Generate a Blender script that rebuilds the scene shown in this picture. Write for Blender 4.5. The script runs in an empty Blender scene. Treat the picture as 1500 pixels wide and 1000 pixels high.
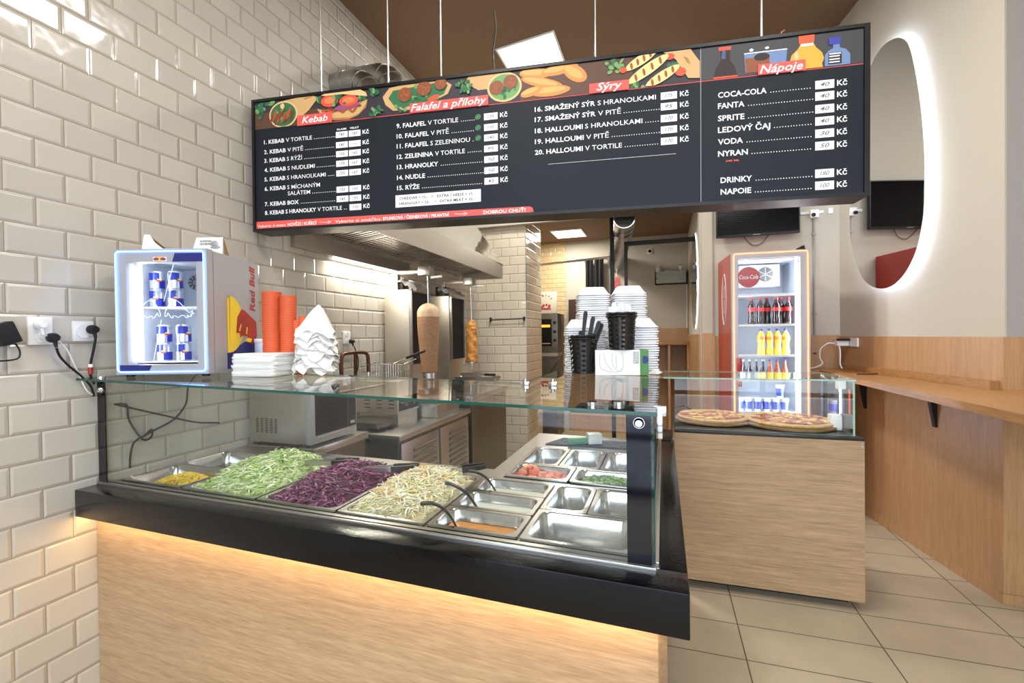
import bpy, bmesh, math, random
from mathutils import Vector, Matrix
random.seed(7)
PI = math.pi
SC = bpy.context.scene
COL = SC.collection

# ------------------------------------------------------------------ camera
YAW, PITCH, ROLL, FPX = 0.314, 0.0117, 0.013, 681.0
CAM = Vector((2.0687, 0.0, 1.447))
fwd = Vector((-math.sin(YAW)*math.cos(PITCH), math.cos(YAW)*math.cos(PITCH), -math.sin(PITCH)))
rgt = Vector((math.cos(YAW), math.sin(YAW), 0))
upv = rgt.cross(fwd)
cx = rgt*math.cos(ROLL) - upv*math.sin(ROLL)
cy = rgt*math.sin(ROLL) + upv*math.cos(ROLL)
cz = -fwd
cd = bpy.data.cameras.new('camera')
cd.sensor_width = 36.0
cd.lens = FPX*36.0/1500.0
cd.clip_start = 0.02
camo = bpy.data.objects.new('camera', cd)
COL.objects.link(camo)
camo.matrix_world = Matrix(((cx.x, cy.x, cz.x, CAM.x), (cx.y, cy.y, cz.y, CAM.y), (cx.z, cy.z, cz.z, CAM.z), (0, 0, 0, 1)))
SC.camera = camo

# ------------------------------------------------------------------ world, daylight, exposure
SC.view_settings.view_transform = 'Standard'
SC.view_settings.look = 'None'
SC.view_settings.exposure = -0.1
SC.view_settings.gamma = 1.0
SC.view_settings.use_curve_mapping = False
W = bpy.data.worlds.new('overcast_sky')
SC.world = W
W.use_nodes = True
bg = W.node_tree.nodes['Background']
bg.inputs[0].default_value = (0.78, 0.88, 1.0, 1)
bg.inputs[1].default_value = 6.5

def area(name, loc, rot, sx, sy, power, col=(1, 1, 1), spread=None):
    l = bpy.data.lights.new(name, 'AREA')
    l.shape = 'RECTANGLE'; l.size = sx; l.size_y = sy
    l.energy = power; l.color = col
    if spread: l.spread = spread
    o = bpy.data.objects.new(name, l)
    COL.objects.link(o)
    o.location = loc; o.rotation_euler = rot
    return o

# light from the ceiling panels
TL = -math.atan2(0.56, 5.5)
LC = (1.0, 0.965, 0.91)
area('ceiling_panel_light', (2.35, 2.3, 3.94), (0, TL, 0), 0.56, 0.56, 46, LC)
area('ceiling_panel_light', (1.35, 0.3, 3.835), (0, TL, 0), 0.56, 0.56, 40, LC)  # added fill light, its panel is out of view
area('ceiling_panel_light', (3.2, 0.2, 4.025), (0, TL, 0), 0.56, 0.56, 40, LC)  # added fill light as well, panel also out of view
area('ceiling_panel_light', (1.02, 3.87, 3.81), (0, TL, 0), 0.44, 0.4, 70, LC)
area('back_panel_light', (0.845, 6.38, 2.835), (0, 0, 0), 0.38, 0.42, 30, (1.0, 0.93, 0.82))

# ------------------------------------------------------------------ materials
def lin(c):
    return tuple(((v/255.0)/12.92 if v/255.0 <= 0.04045 else ((v/255.0+0.055)/1.055)**2.4) for v in c) + (1.0,)

def newmat(name):
    m = bpy.data.materials.new(name); m.use_nodes = True
    nt = m.node_tree
    return m, nt, nt.nodes['Principled BSDF']

def mat(name, rgb, rough=0.5, metal=0.0, bump=0.0, scale=60, var=0.0, coat=0.0, emit=None, es=0.0, stretch=None, spec=None):
    m, nt, p = newmat(name)
    p.inputs['Base Color'].default_value = lin(rgb)
    p.inputs['Roughness'].default_value = rough
    p.inputs['Metallic'].default_value = metal
    p.inputs['Coat Weight'].default_value = coat
    if spec is not None: p.inputs['Specular IOR Level'].default_value = spec
    if emit:
        p.inputs['Emission Color'].default_value = lin(emit)
        p.inputs['Emission Strength'].default_value = es
    if bump or var:
        tc = nt.nodes.new('ShaderNodeTexCoord'); mp = nt.nodes.new('ShaderNodeMapping')
        mp.inputs['Scale'].default_value = stretch or (1, 1, 1)
        n = nt.nodes.new('ShaderNodeTexNoise'); n.inputs['Scale'].default_value = scale; n.inputs['Detail'].default_value = 4
        nt.links.new(tc.outputs['Object'], mp.inputs[0]); nt.links.new(mp.outputs[0], n.inputs['Vector'])
        if bump:
            b = nt.nodes.new('ShaderNodeBump'); b.inputs['Strength'].default_value = bump; b.inputs['Distance'].default_value = 0.004
            nt.links.new(n.outputs['Fac'], b.inputs['Height']); nt.links.new(b.outputs[0], p.inputs['Normal'])
        if var:
            r = nt.nodes.new('ShaderNodeValToRGB')
            a = [max(0, v*(1-var)) for v in lin(rgb)[:3]]; c = [min(1, v*(1+var)) for v in lin(rgb)[:3]]
            r.color_ramp.elements[0].color = (*a, 1); r.color_ramp.elements[1].color = (*c, 1)
            r.color_ramp.elements[0].position = 0.3; r.color_ramp.elements[1].position = 0.7
            nt.links.new(n.outputs['Fac'], r.inputs[0]); nt.links.new(r.outputs[0], p.inputs['Base Color'])
    return m

def emat(name, rgb, s):
    m = bpy.data.materials.new(name); m.use_nodes = True
    nt = m.node_tree; nt.nodes.clear()
    e = nt.nodes.new('ShaderNodeEmission'); e.inputs[0].default_value = lin(rgb); e.inputs[1].default_value = s
    o = nt.nodes.new('ShaderNodeOutputMaterial'); nt.links.new(e.outputs[0], o.inputs[0])
    return m

def glassmat(name, tint, rough=0.0, ior=1.5):
    m = bpy.data.materials.new(name); m.use_nodes = True
    nt = m.node_tree; nt.nodes.clear()
    t = nt.nodes.new('ShaderNodeBsdfTransparent'); t.inputs[0].default_value = (*tint, 1)
    g = nt.nodes.new('ShaderNodeBsdfGlossy'); g.inputs['Roughness'].default_value = rough
    f = nt.nodes.new('ShaderNodeFresnel'); f.inputs[0].default_value = ior
    ge = nt.nodes.new('ShaderNodeNewGeometry')
    inv = nt.nodes.new('ShaderNodeMath'); inv.operation = 'SUBTRACT'; inv.inputs[0].default_value = 1
    mul = nt.nodes.new('ShaderNodeMath'); mul.operation = 'MULTIPLY'
    mx = nt.nodes.new('ShaderNodeMixShader'); o = nt.nodes.new('ShaderNodeOutputMaterial')
    nt.links.new(ge.outputs['Backfacing'], inv.inputs[1]); nt.links.new(f.outputs[0], mul.inputs[0]); nt.links.new(inv.outputs[0], mul.inputs[1])
    nt.links.new(mul.outputs[0], mx.inputs[0]); nt.links.new(t.outputs[0], mx.inputs[1]); nt.links.new(g.outputs[0], mx.inputs[2])
    nt.links.new(mx.outputs[0], o.inputs[0])
    return m

def tilemat(name, axes, bw, rh, off, tile, grout, org, rough=0.12, bevel=True, mort=0.0016, varamt=0.04):
    """glazed tiles: axes = which object axes run along / up the tiles"""
    m, nt, p = newmat(name)
    tc = nt.nodes.new('ShaderNodeTexCoord'); sp = nt.nodes.new('ShaderNodeSeparateXYZ'); cb = nt.nodes.new('ShaderNodeCombineXYZ')
    geo = nt.nodes.new('ShaderNodeNewGeometry')
    nt.links.new(geo.outputs['Position'], sp.inputs[0])
    for i, ax in enumerate(axes):
        ad = nt.nodes.new('ShaderNodeMath'); ad.operation = 'SUBTRACT'; ad.inputs[1].default_value = org[i]
        nt.links.new(sp.outputs[ax], ad.inputs[0]); nt.links.new(ad.outputs[0], cb.inputs[i])
    def brick(ms, sm):
        b = nt.nodes.new('ShaderNodeTexBrick')
        b.offset = off; b.offset_frequency = 2; b.squash = 1.0
        b.inputs['Scale'].default_value = 1; b.inputs['Mortar Size'].default_value = ms
        b.inputs['Mortar Smooth'].default_value = sm; b.inputs['Bias'].default_value = 0
        b.inputs['Brick Width'].default_value = bw; b.inputs['Row Height'].default_value = rh
        nt.links.new(cb.outputs[0], b.inputs['Vector'])
        return b
    b1 = brick(mort, 0.1)
    a = lin(tile)
    b1.inputs['Color1'].default_value = (*[v*(1-varamt) for v in a[:3]], 1); b1.inputs['Color2'].default_value = (*[min(1, v*(1+varamt)) for v in a[:3]], 1)
    b1.inputs['Mortar'].default_value = lin(grout)
    nz = nt.nodes.new('ShaderNodeTexNoise'); nz.inputs['Scale'].default_value = 5; nz.inputs['Detail'].default_value = 5
    nt.links.new(geo.outputs['Position'], nz.inputs['Vector'])
    mixc = nt.nodes.new('ShaderNodeMix'); mixc.data_type = 'RGBA'; mixc.blend_type = 'MULTIPLY'; mixc.inputs[0].default_value = 0.12 if bevel else 0.3
    nt.links.new(b1.outputs['Color'], mixc.inputs[6]); nt.links.new(nz.outputs['Fac'], mixc.inputs[7])
    nt.links.new(mixc.outputs[2], p.inputs['Base Color'])
    mr = nt.nodes.new('ShaderNodeMapRange'); mr.inputs[3].default_value = rough; mr.inputs[4].default_value = 0.8
    nt.links.new(b1.outputs['Fac'], mr.inputs[0]); nt.links.new(mr.outputs[0], p.inputs['Roughness'])
    bp = nt.nodes.new('ShaderNodeBump'); bp.invert = True; bp.inputs['Strength'].default_value = 1.0
    if bevel:
        b2 = brick(0.011, 1.0); bp.inputs['Distance'].default_value = 0.0035
        nt.links.new(b2.outputs['Fac'], bp.inputs['Height'])
        n2 = nt.nodes.new('ShaderNodeTexNoise'); n2.inputs['Scale'].default_value = 9
        nt.links.new(geo.outputs['Position'], n2.inputs['Vector'])
        bp2 = nt.nodes.new('ShaderNodeBump'); bp2.inputs['Strength'].default_value = 0.25; bp2.inputs['Distance'].default_value = 0.01
        nt.links.new(n2.outputs['Fac'], bp2.inputs['Height']); nt.links.new(bp2.outputs[0], bp.inputs['Normal'])
    else:
        bp.inputs['Distance'].default_value = 0.001
        nt.links.new(b1.outputs['Fac'], bp.inputs['Height'])
    nt.links.new(bp.outputs[0], p.inputs['Normal'])
    return m

def woodmat(name, c1, c2, grain, rough=0.45, scale=3.0, fine=0.5):
    """grain = axis index the fibres run along"""
    m, nt, p = newmat(name)
    geo = nt.nodes.new('ShaderNodeNewGeometry'); mp = nt.nodes.new('ShaderNodeMapping')
    s = [17.0, 17.0, 17.0]; s[grain] = 0.8
    mp.inputs['Scale'].default_value = s
    nt.links.new(geo.outputs['Position'], mp.inputs[0])
    n = nt.nodes.new('ShaderNodeTexNoise'); n.inputs['Scale'].default_value = scale; n.inputs['Detail'].default_value = 8; n.inputs['Roughness'].default_value = 0.65; n.inputs['Distortion'].default_value = 0.6
    nt.links.new(mp.outputs[0], n.inputs['Vector'])
    mp2 = nt.nodes.new('ShaderNodeMapping'); s2 = [90.0, 90.0, 90.0]; s2[grain] = 3.0; mp2.inputs['Scale'].default_value = s2
    nt.links.new(geo.outputs['Position'], mp2.inputs[0])
    n2 = nt.nodes.new('ShaderNodeTexNoise'); n2.inputs['Scale'].default_value = 3.0; n2.inputs['Detail'].default_value = 3
    nt.links.new(mp2.outputs[0], n2.inputs['Vector'])
    mx = nt.nodes.new('ShaderNodeMix'); mx.data_type = 'FLOAT'; mx.inputs[0].default_value = fine
    nt.links.new(n.outputs['Fac'], mx.inputs[2]); nt.links.new(n2.outputs['Fac'], mx.inputs[3])
    r = nt.nodes.new('ShaderNodeValToRGB')
    r.color_ramp.elements[0].position = 0.33; r.color_ramp.elements[1].position = 0.68
    r.color_ramp.elements[0].color = lin(c1); r.color_ramp.elements[1].color = lin(c2)
    nt.links.new(mx.outputs[0], r.inputs[0]); nt.links.new(r.outputs[0], p.inputs['Base Color'])
    p.inputs['Roughness'].default_value = rough
    b = nt.nodes.new('ShaderNodeBump'); b.inputs['Strength'].default_value = 0.12; b.inputs['Distance'].default_value = 0.002
    nt.links.new(n2.outputs['Fac'], b.inputs['Height']); nt.links.new(b.outputs[0], p.inputs['Normal'])
    return m

TILE = (198, 192, 180)
M = {}
M['tile_left'] = tilemat('bevelled_tile_left', ('Y', 'Z'), 0.1707, 0.102, 0.5, TILE, (150, 132, 112), (0.862, 2.5634-0.102*26))
M['tile_back'] = tilemat('bevelled_tile_back', ('X', 'Z'), 0.196, 0.102, 0.5, (214, 204, 184), (140, 124, 104), (0.597-0.196*4, 2.5634-0.102*26))
M['tile_side'] = tilemat('bevelled_tile_side', ('Y', 'Z'), 0.196, 0.102, 0.5, (206, 190, 164), (140, 124, 104), (5.08-0.196*8, 2.5634-0.102*26))
M['tile_far'] = tilemat('far_tile', ('X', 'Z'), 0.13, 0.07, 0.5, (216, 192, 150), (180, 150, 110), (0.0, 0.0))
M['floor'] = tilemat('floor_tile', ('X', 'Y'), 0.6046, 0.2682, 0.0, (190, 174, 148), (92, 78, 62), (2.4089-0.6046*12, 2.2568-0.2682*30), rough=0.42, bevel=False, mort=0.0028, varamt=0.03)
M['plaster'] = mat('beige_wallpaper', (190, 184, 170), 0.85, bump=0.15, scale=220, var=0.04)
M['plaster2'] = mat('grey_plaster', (160, 156, 152), 0.85, bump=0.1, scale=200)
M['ceil'] = mat('brown_ceiling_board', (122, 94, 68), 0.7, bump=0.1, scale=120, var=0.12)
M['oak'] = woodmat('pale_oak_laminate', (158, 128, 94), (200, 170, 134), 0, 0.42)
M['oak_y'] = woodmat('pale_oak_laminate_side', (150, 118, 84), (198, 166, 126), 1, 0.42)
M['oak2'] = woodmat('grey_oak_laminate', (140, 112, 82), (190, 160, 122), 0, 0.5)
M['veneer'] = woodmat('warm_oak_veneer', (164, 124, 84), (194, 154, 110), 2, 0.38, 2.2, 0.45)
M['shelfwood'] = woodmat('solid_oak', (140, 98, 54), (190, 142, 88), 1, 0.35)
M['board'] = mat('round_wood_board', (150, 112, 70), 0.6, var=0.2, scale=20, stretch=(1, 12, 1))
M['black_gloss'] = mat('black_gloss_laminate', (9, 9, 11), 0.14, bump=0.14, scale=120, spec=0.3)
M['black'] = mat('black_plastic', (14, 14, 16), 0.4)
M['black_matt'] = mat('black_matt', (20, 20, 22), 0.65)
M['navy'] = mat('menu_black', (33, 38, 46), 0.5, spec=0.25)
M['rubber'] = mat('black_rubber', (12, 12, 13), 0.55)
M['steel'] = mat('brushed_steel', (196, 194, 190), 0.3, 1.0, bump=0.05, scale=30, stretch=(1, 12, 1))
M['steel_pan'] = mat('pan_steel', (214, 214, 214), 0.2, 1.0)
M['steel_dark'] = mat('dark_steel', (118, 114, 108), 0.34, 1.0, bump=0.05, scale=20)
M['steel_satin'] = mat('satin_steel_panel', (205, 198, 186), 0.42, 1.0, bump=0.03, scale=12)
M['chrome'] = mat('chrome', (225, 225, 225), 0.08, 1.0)
M['galv'] = mat('galvanised_steel', (176, 176, 172), 0.32, 1.0, bump=0.1, scale=40)
M['alu'] = mat('aluminium_foil', (225, 225, 228), 0.35, 0.75, bump=0.9, scale=25)
M['glass'] = glassmat('clear_glass', (0.955, 0.975, 0.965), ior=1.75)
M['glass_door'] = glassmat('door_glass', (0.97, 0.98, 0.985), ior=1.3)
M['glass_edge'] = mat('green_glass_edge', (28, 78, 68), 0.08, emit=None)
M['glass_edge2'] = mat('pale_green_glass_edge', (150, 190, 172), 0.1)
M['mirror'] = mat('mirror_silver', (238, 238, 238), 0.015, 1.0)
M['white'] = mat('white_plastic', (236, 236, 236), 0.35)
M['foam'] = mat('white_foam', (240, 240, 244), 0.6, bump=0.1, scale=300)
M['paper'] = mat('white_paper', (238, 237, 234), 0.8)
M['card'] = mat('brown_card', (150, 116, 70), 0.8)
M['red'] = mat('red_paint', (170, 38, 30), 0.3, coat=0.3)
M['coral'] = mat('coral_print', (232, 92, 84), 0.5)
M['silver'] = mat('silver_grey_sheet', (176, 176, 180), 0.4, 0.35)
M['blue'] = mat('deep_blue', (32, 34, 108), 0.35)
M['yellow'] = mat('yellow_print', (238, 206, 50), 0.4)
M['orange'] = mat('orange_paper', (234, 116, 70), 0.6)
M['orange_rim'] = mat('orange_rim', (222, 98, 54), 0.55)
M['cooler'] = mat('cooler_liner', (216, 222, 232), 0.5)
M['neon_blue'] = emat('blue_neon', (100, 150, 255), 8.0)
M['neon_red'] = emat('warm_red_neon', (255, 128, 88), 5.0)
M['led_white'] = emat('white_led', (225, 235, 255), 9.0)
M['emblem_glow'] = emat('emblem_glow', (225, 235, 255), 2.2)
M['led_halo'] = emat('mirror_led', (215, 228, 255), 26.0)
M['led_halo_soft'] = emat('mirror_led_soft', (215, 228, 255), 8.0)
M['panel'] = emat('ceiling_panel_diffuser', (255, 250, 240), 4.0)
M['led_warm'] = emat('warm_led_strip', (255, 206, 132), 40.0)
M['oven_glow'] = emat('oven_element', (255, 150, 50), 3.0)

# ------------------------------------------------------------------ geometry helpers
WL = {}
class MB:
    def __init__(s): s.bm = bmesh.new(); s.mi = 0
    def F(s, vs):
        try:
            f = s.bm.faces.new(vs); f.material_index = s.mi; return f
        except ValueError: return None
    def V(s, p): return s.bm.verts.new(p)
    def box(s, a, b, R=None, c=None):
        """corner to corner; R rotates about c (default the middle)"""
        x0, y0, z0 = a; x1, y1, z1 = b
        P = [Vector(q) for q in ((x0,y0,z0),(x1,y0,z0),(x1,y1,z0),(x0,y1,z0),(x0,y0,z1),(x1,y0,z1),(x1,y1,z1),(x0,y1,z1))]
        if R is not None:
            c = Vector(c) if c is not None else (P[0]+P[6])/2
            P = [R @ (p-c) + c for p in P]
        v = [s.V(p) for p in P]
        for f in ((3,2,1,0),(4,5,6,7),(0,1,5,4),(1,2,6,5),(2,3,7,6),(3,0,4,7)): s.F([v[i] for i in f])
        return s
    def bbox(s, a, b, bev=0.004, R=None, c=None):
        """box with bevelled edges"""
        n0 = len(s.bm.verts); nf = set(s.bm.faces)
        s.box(a, b, R, c)
        s.bm.edges.ensure_lookup_table()
        fs = [f for f in s.bm.faces if f not in nf]
        es = list({e for f in fs for e in f.edges})
        r = bmesh.ops.bevel(s.bm, geom=es, offset=bev, segments=2, affect='EDGES', profile=0.6)
        for f in r['faces']: f.material_index = s.mi
        return s
    def ring(s, pts): return [s.V(p) for p in pts]
    def bridge(s, a, b):
        n = len(a)
        for i in range(n): s.F([a[i], a[(i+1) % n], b[(i+1) % n], b[i]])
    def frame(s, d):
        d = Vector(d).normalized()
        u = d.orthogonal().normalized(); return u, d.cross(u)
    def cyl(s, p, q, r, r2=None, n=16, caps=True):
        p, q = Vector(p), Vector(q); u, w = s.frame(q-p); r2 = r if r2 is None else r2
        A = s.ring([p+(u*math.cos(t)+w*math.sin(t))*r for t in (2*PI*i/n for i in range(n))])
        B = s.ring([q+(u*math.cos(t)+w*math.sin(t))*r2 for t in (2*PI*i/n for i in range(n))])
        s.bridge(A, B)
        if caps: s.F(A[::-1]); s.F(B)
        return s
    def lathe(s, prof, c=(0, 0, 0), n=20, caps=True, fn=None):
        c = Vector(c); rings = []
        for k, (r, z) in enumerate(prof):
            pts = []
            for i in range(n):
                t = 2*PI*i/n; rr = r if fn is None else r+fn(t, k, z)
                pts.append(c+Vector((rr*math.cos(t), rr*math.sin(t), z)))
            rings.append(s.ring(pts))
        for a, b in zip(rings, rings[1:]): s.bridge(a, b)
        if caps:
            s.F(rings[0][::-1]); s.F(rings[-1])
        return s
    def tube(s, pts, r, n=8, r2=None):
        pts = [Vector(p) for p in pts]; m = len(pts); prev = None; rings = []
        for i, p in enumerate(pts):
            d = (pts[min(i+1, m-1)]-pts[max(i-1, 0)]).normalized()
            if prev is None: u = d.orthogonal().normalized()
            else: u = (prev-d*prev.dot(d)).normalized()
            prev = u; w = d.cross(u)
            rr = r if r2 is None else r+(r2-r)*i/(m-1)
            rings.append(s.ring([p+(u*math.cos(t)+w*math.sin(t))*rr for t in (2*PI*k/n for k in range(n))]))
        for a, b in zip(rings, rings[1:]): s.bridge(a, b)
        s.F(rings[0][::-1]); s.F(rings[-1])
        return s
    def prism(s, pts, d):
        """polygon of 3D points extruded by the vector d"""
        d = Vector(d); A = s.ring([Vector(p) for p in pts]); B = s.ring([Vector(p)+d for p in pts])
        s.bridge(A, B); s.F(A[::-1]); s.F(B); return s
    def sphere(s, c, r, n=12, m=8, fn=None):
        c = Vector(c); r = Vector((r, r, r)) if not hasattr(r, '__len__') else Vector(r)
        rings = []
        for j in range(1, m):
            ph = PI*j/m; pts = []
            for i in range(n):
                t = 2*PI*i/n; q = Vector((math.sin(ph)*math.cos(t), math.sin(ph)*math.sin(t), -math.cos(ph)))
                k = 1 if fn is None else fn(q)
                pts.append(c+Vector((q.x*r.x, q.y*r.y, q.z*r.z))*k)
            rings.append(s.ring(pts))
        for a, b in zip(rings, rings[1:]): s.bridge(a, b)
        a = s.V(c-Vector((0, 0, r.z))); b = s.V(c+Vector((0, 0, r.z)))
        for i in range(n):
            s.F([a, rings[0][(i+1) % n], rings[0][i]]); s.F([b, rings[-1][i], rings[-1][(i+1) % n]])
        return s
    def text(s, body, org, ux, uy, h, width=None, bold=0.0, shear=0.0, align='LEFT', lift=0.0):
        """lettering: h = capital height, ux / uy = unit vectors along and up the line"""
        cu = bpy.data.curves.new('lettering', 'FONT')
        cu.body = body; cu.size = 1.0; cu.resolution_u = 2; cu.shear = shear; cu.offset = bold
        ob = bpy.data.objects.new('lettering', cu); COL.objects.link(ob)
        bpy.context.view_layer.update()
        me = bpy.data.meshes.new_from_object(ob.evaluated_get(bpy.context.evaluated_depsgraph_get()))
        bpy.data.objects.remove(ob); bpy.data.curves.remove(cu)
        if not me.vertices: return 0
        k = h/0.72
        xs = [v.co.x for v in me.vertices]; x0, x1 = min(xs), max(xs)
        kx = k if width is None else width/(x1-x0)
        sh = {'LEFT': 0, 'CENTER': -(x1-x0)*kx/2, 'RIGHT': -(x1-x0)*kx}[align]
        org, ux, uy = Vector(org), Vector(ux), Vector(uy)
        nn = ux.cross(uy)
        vs = [s.V(org+ux*((v.co.x-x0)*kx+sh)+uy*(v.co.y*k)+nn*lift) for v in me.vertices]
        for p in me.polygons: s.F([vs[i] for i in p.vertices])
        bpy.data.meshes.remove(me)
        return (x1-x0)*kx
    def build(s, name, mats, parent=None, shear=False, recalc=True, smooth=True, flat=False):
        if not isinstance(mats, (list, tuple)): mats = [mats]
        bm = s.bm
        if shear:
            for v in bm.verts: v.co.y -= 0.043*v.co.x
        if recalc: bmesh.ops.recalc_face_normals(bm, faces=bm.faces)
        if parent is not None: off = WL.get(parent.name, Vector((0, 0, 0)))
        elif bm.verts:
            xs = [v.co.x for v in bm.verts]; ys = [v.co.y for v in bm.verts]; zs = [v.co.z for v in bm.verts]
            off = Vector(((min(xs)+max(xs))/2, (min(ys)+max(ys))/2, min(zs)))
        else: off = Vector((0, 0, 0))
        bmesh.ops.translate(bm, verts=bm.verts, vec=-off)
        me = bpy.data.meshes.new(name); bm.to_mesh(me); bm.free()
        for m in mats: me.materials.append(M[m] if isinstance(m, str) else m)
        if smooth:
            for p in me.polygons: p.use_smooth = True
            me.set_sharp_from_angle(angle=math.radians(38))
        o = bpy.data.objects.new(name, me); COL.objects.link(o)
        if parent is not None: o.parent = parent
        else: o.location = off
        WL[o.name] = off
        return o

def tag(o, label, cat, group=None, kind=None):
    o['label'] = label; o['category'] = cat
    if group: o['group'] = group
    if kind: o['kind'] = kind
    return o

def thing(name, label, cat, loc, rotz=0.0, group=None):
    o = bpy.data.objects.new(name, None); o.empty_display_size = 0.05; COL.objects.link(o)
    o.location = loc; o.rotation_euler = (0, 0, rotz)
    WL[o.name] = Vector(loc) if rotz == 0 else Vector((0, 0, 0))
    return tag(o, label, cat, group)

def struct(mb, name, mats, **k):
    o = mb.build(name, mats, **k); o['kind'] = 'structure'; return o

def dup(root, loc, rotz=None, label=None, group=None):
    r = root.copy(); COL.objects.link(r); r.location = loc
    if rotz is not None: r.rotation_euler = (0, 0, rotz)
    if label: r['label'] = label
    if group: r['group'] = group
    for ch in list(root.children):
        c = ch.copy(); COL.objects.link(c); c.parent = r
        for g in list(ch.children):
            d = g.copy(); COL.objects.link(d); d.parent = c
    return r

ORD = ['first', 'second', 'third', 'fourth', 'fifth', 'sixth', 'seventh', 'eighth', 'ninth', 'tenth', 'eleventh', 'twelfth', 'thirteenth', 'fourteenth',
       'fifteenth', 'sixteenth', 'seventeenth', 'eighteenth', 'nineteenth', 'twentieth', 'twenty-first', 'twenty-second', 'twenty-third', 'twenty-fourth',
       'twenty-fifth', 'twenty-sixth', 'twenty-seventh', 'twenty-eighth', 'twenty-ninth', 'thirtieth', 'thirty-first', 'thirty-second', 'thirty-third', 'thirty-fourth', 'thirty-fifth', 'thirty-sixth']
def gz(x): return 1.312-0.018*x          # top of the display glass, which sags a little to the right
def shy(x, y): return y-0.043*x          # the counter is not quite square to the side wall
def smooth_path(pts, n=6):
    """Catmull-Rom through the points"""
    P = [Vector(p) for p in pts]; P = [2*P[0]-P[1]]+P+[2*P[-1]-P[-2]]; out = []
    for i in range(1, len(P)-2):
        for k in range(n):
            t = k/n
            a, b, c, d = P[i-1], P[i], P[i+1], P[i+2]
            out.append(0.5*((2*b)+(c-a)*t+(2*a-5*b+4*c-d)*t*t+(3*b-a-3*c+d)*t*t*t))
    out.append(P[-2]); return out

# ================================================================== the room
struct(MB().box((-0.1, -2.0, -0.1), (5.4, 7.2, 0.0)), 'floor', 'floor')
struct(MB().box((-0.15, -2.0, 0.0), (0.0, 5.08, 3.95)), 'wall_left', 'tile_left')
b = MB(); b.box((-0.15, 5.08, 0), (0.593, 5.76, 2.95)); struct(b, 'wall_back', ['tile_back'])
struct(MB().box((0.593, 5.081, 0), (0.597, 5.76, 2.95)), 'wall_pillar', ['tile_side'])
tr = MB(); tr.cyl((0.597, 5.08, 0.9), (0.597, 5.08, 2.9), 0.006, n=8); struct(tr, 'trim_1', 'galv')
# sloping main ceiling, brown boards
b = MB(); b.prism([(-0.1, -2.0, 3.73), (5.4, -2.0, 4.29), (5.4, 5.06, 4.29), (-0.1, 5.06, 3.73)], (0, 0, 0.1)); struct(b, 'ceiling', 'ceil')
b = MB(); b.box((-0.1, 5.06, 2.86), (2.46, 7.2, 2.96)); struct(b, 'ceiling_back', 'ceil')
b = MB(); b.box((0.0, 5.0, 2.70), (2.43, 5.06, 4.06)); struct(b, 'wall_bulkhead', 'plaster')
b = MB(); b.box((-0.1, 7.0, 0), (2.6, 7.12, 2.9)); struct(b, 'wall_far', 'plaster')
b = MB(); b.box((0.1, 6.985, 1.0), (0.673, 7.0, 2.858)); struct(b, 'trim_2', 'tile_far')
b = MB(); b.box((-0.15, 5.76, 0), (0.0, 7.1, 2.9)); struct(b, 'wall_kitchen', 'plaster')
# television wall and the wall of the niche behind it
b = MB(); b.box((2.425, 4.75, 0), (3.75, 4.87, 4.2)); b.box((2.425, 4.735, 1.45), (2.515, 4.75, 4.1)); struct(b, 'wall_television', 'plaster')
b = MB(); b.box((2.415, 4.87, 0), (2.60, 7.0, 2.9)); struct(b, 'wall_niche', 'plaster')
b = MB(); b.box((2.40, 4.87, 0), (2.415, 6.99, 1.44)); struct(b, 'wainscot_niche', 'veneer')
b = MB(); b.box((0.7, 6.97, 0), (2.40, 7.0, 1.53)); struct(b, 'wainscot_far', 'veneer')
b = MB(); b.box((2.53, 4.73, 0), (3.56, 4.75, 1.42)); b.box((2.42, 4.72, 0), (2.53, 4.75, 1.45)); struct(b, 'wainscot_television', 'veneer')
# right wall: runs at an angle from the front corner to the television wall
RP = Vector((3.767, 3.116, 0)); RE = Vector((-0.147, 0.989, 0)).normalized(); RN = Vector((-RE.y, RE.x, 0))
if RN.x > 0: RN = -RN
def RW(u, z, off=0.0): return RP+RE*u+RN*off+Vector((0, 0, z))
def rwbox(mb, u0, u1, z0, z1, o0, o1):
    A = [RW(u0, z0, o0), RW(u1, z0, o0), RW(u1, z0, o1), RW(u0, z0, o1)]
    mb.prism(A, (0, 0, z1-z0)); return mb
b = MB(); rwbox(b, 0.012, 1.75, 0, 4.3, -0.016, -0.15); struct(b, 'wall_right', 'plaster')
b = MB(); rwbox(b, 0.0, 1.66, 0, 1.408, 0.0, -0.016); struct(b, 'wainscot_right', 'veneer')
b = MB(); rwbox(b, -0.008, 1.66, 0, 0.055, 0.008, 0.0); struct(b, 'baseboard_right', 'veneer')
b = MB(); b.box((3.79, 3.13, 1.408), (5.4, 3.26, 4.3)); struct(b, 'wall_return', 'plaster2')
b = MB(); b.box((3.767, 3.116, 0), (5.4, 3.26, 1.408)); struct(b, 'wainscot_return', 'veneer')
b = MB(); b.box((3.76, 3.108, 0), (5.4, 3.116, 0.055)); struct(b, 'baseboard_return', 'veneer')
b = MB(); b.box((5.4, -2, 0), (5.5, 3.26, 4.3)); struct(b, 'wall_side', 'plaster')
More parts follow.
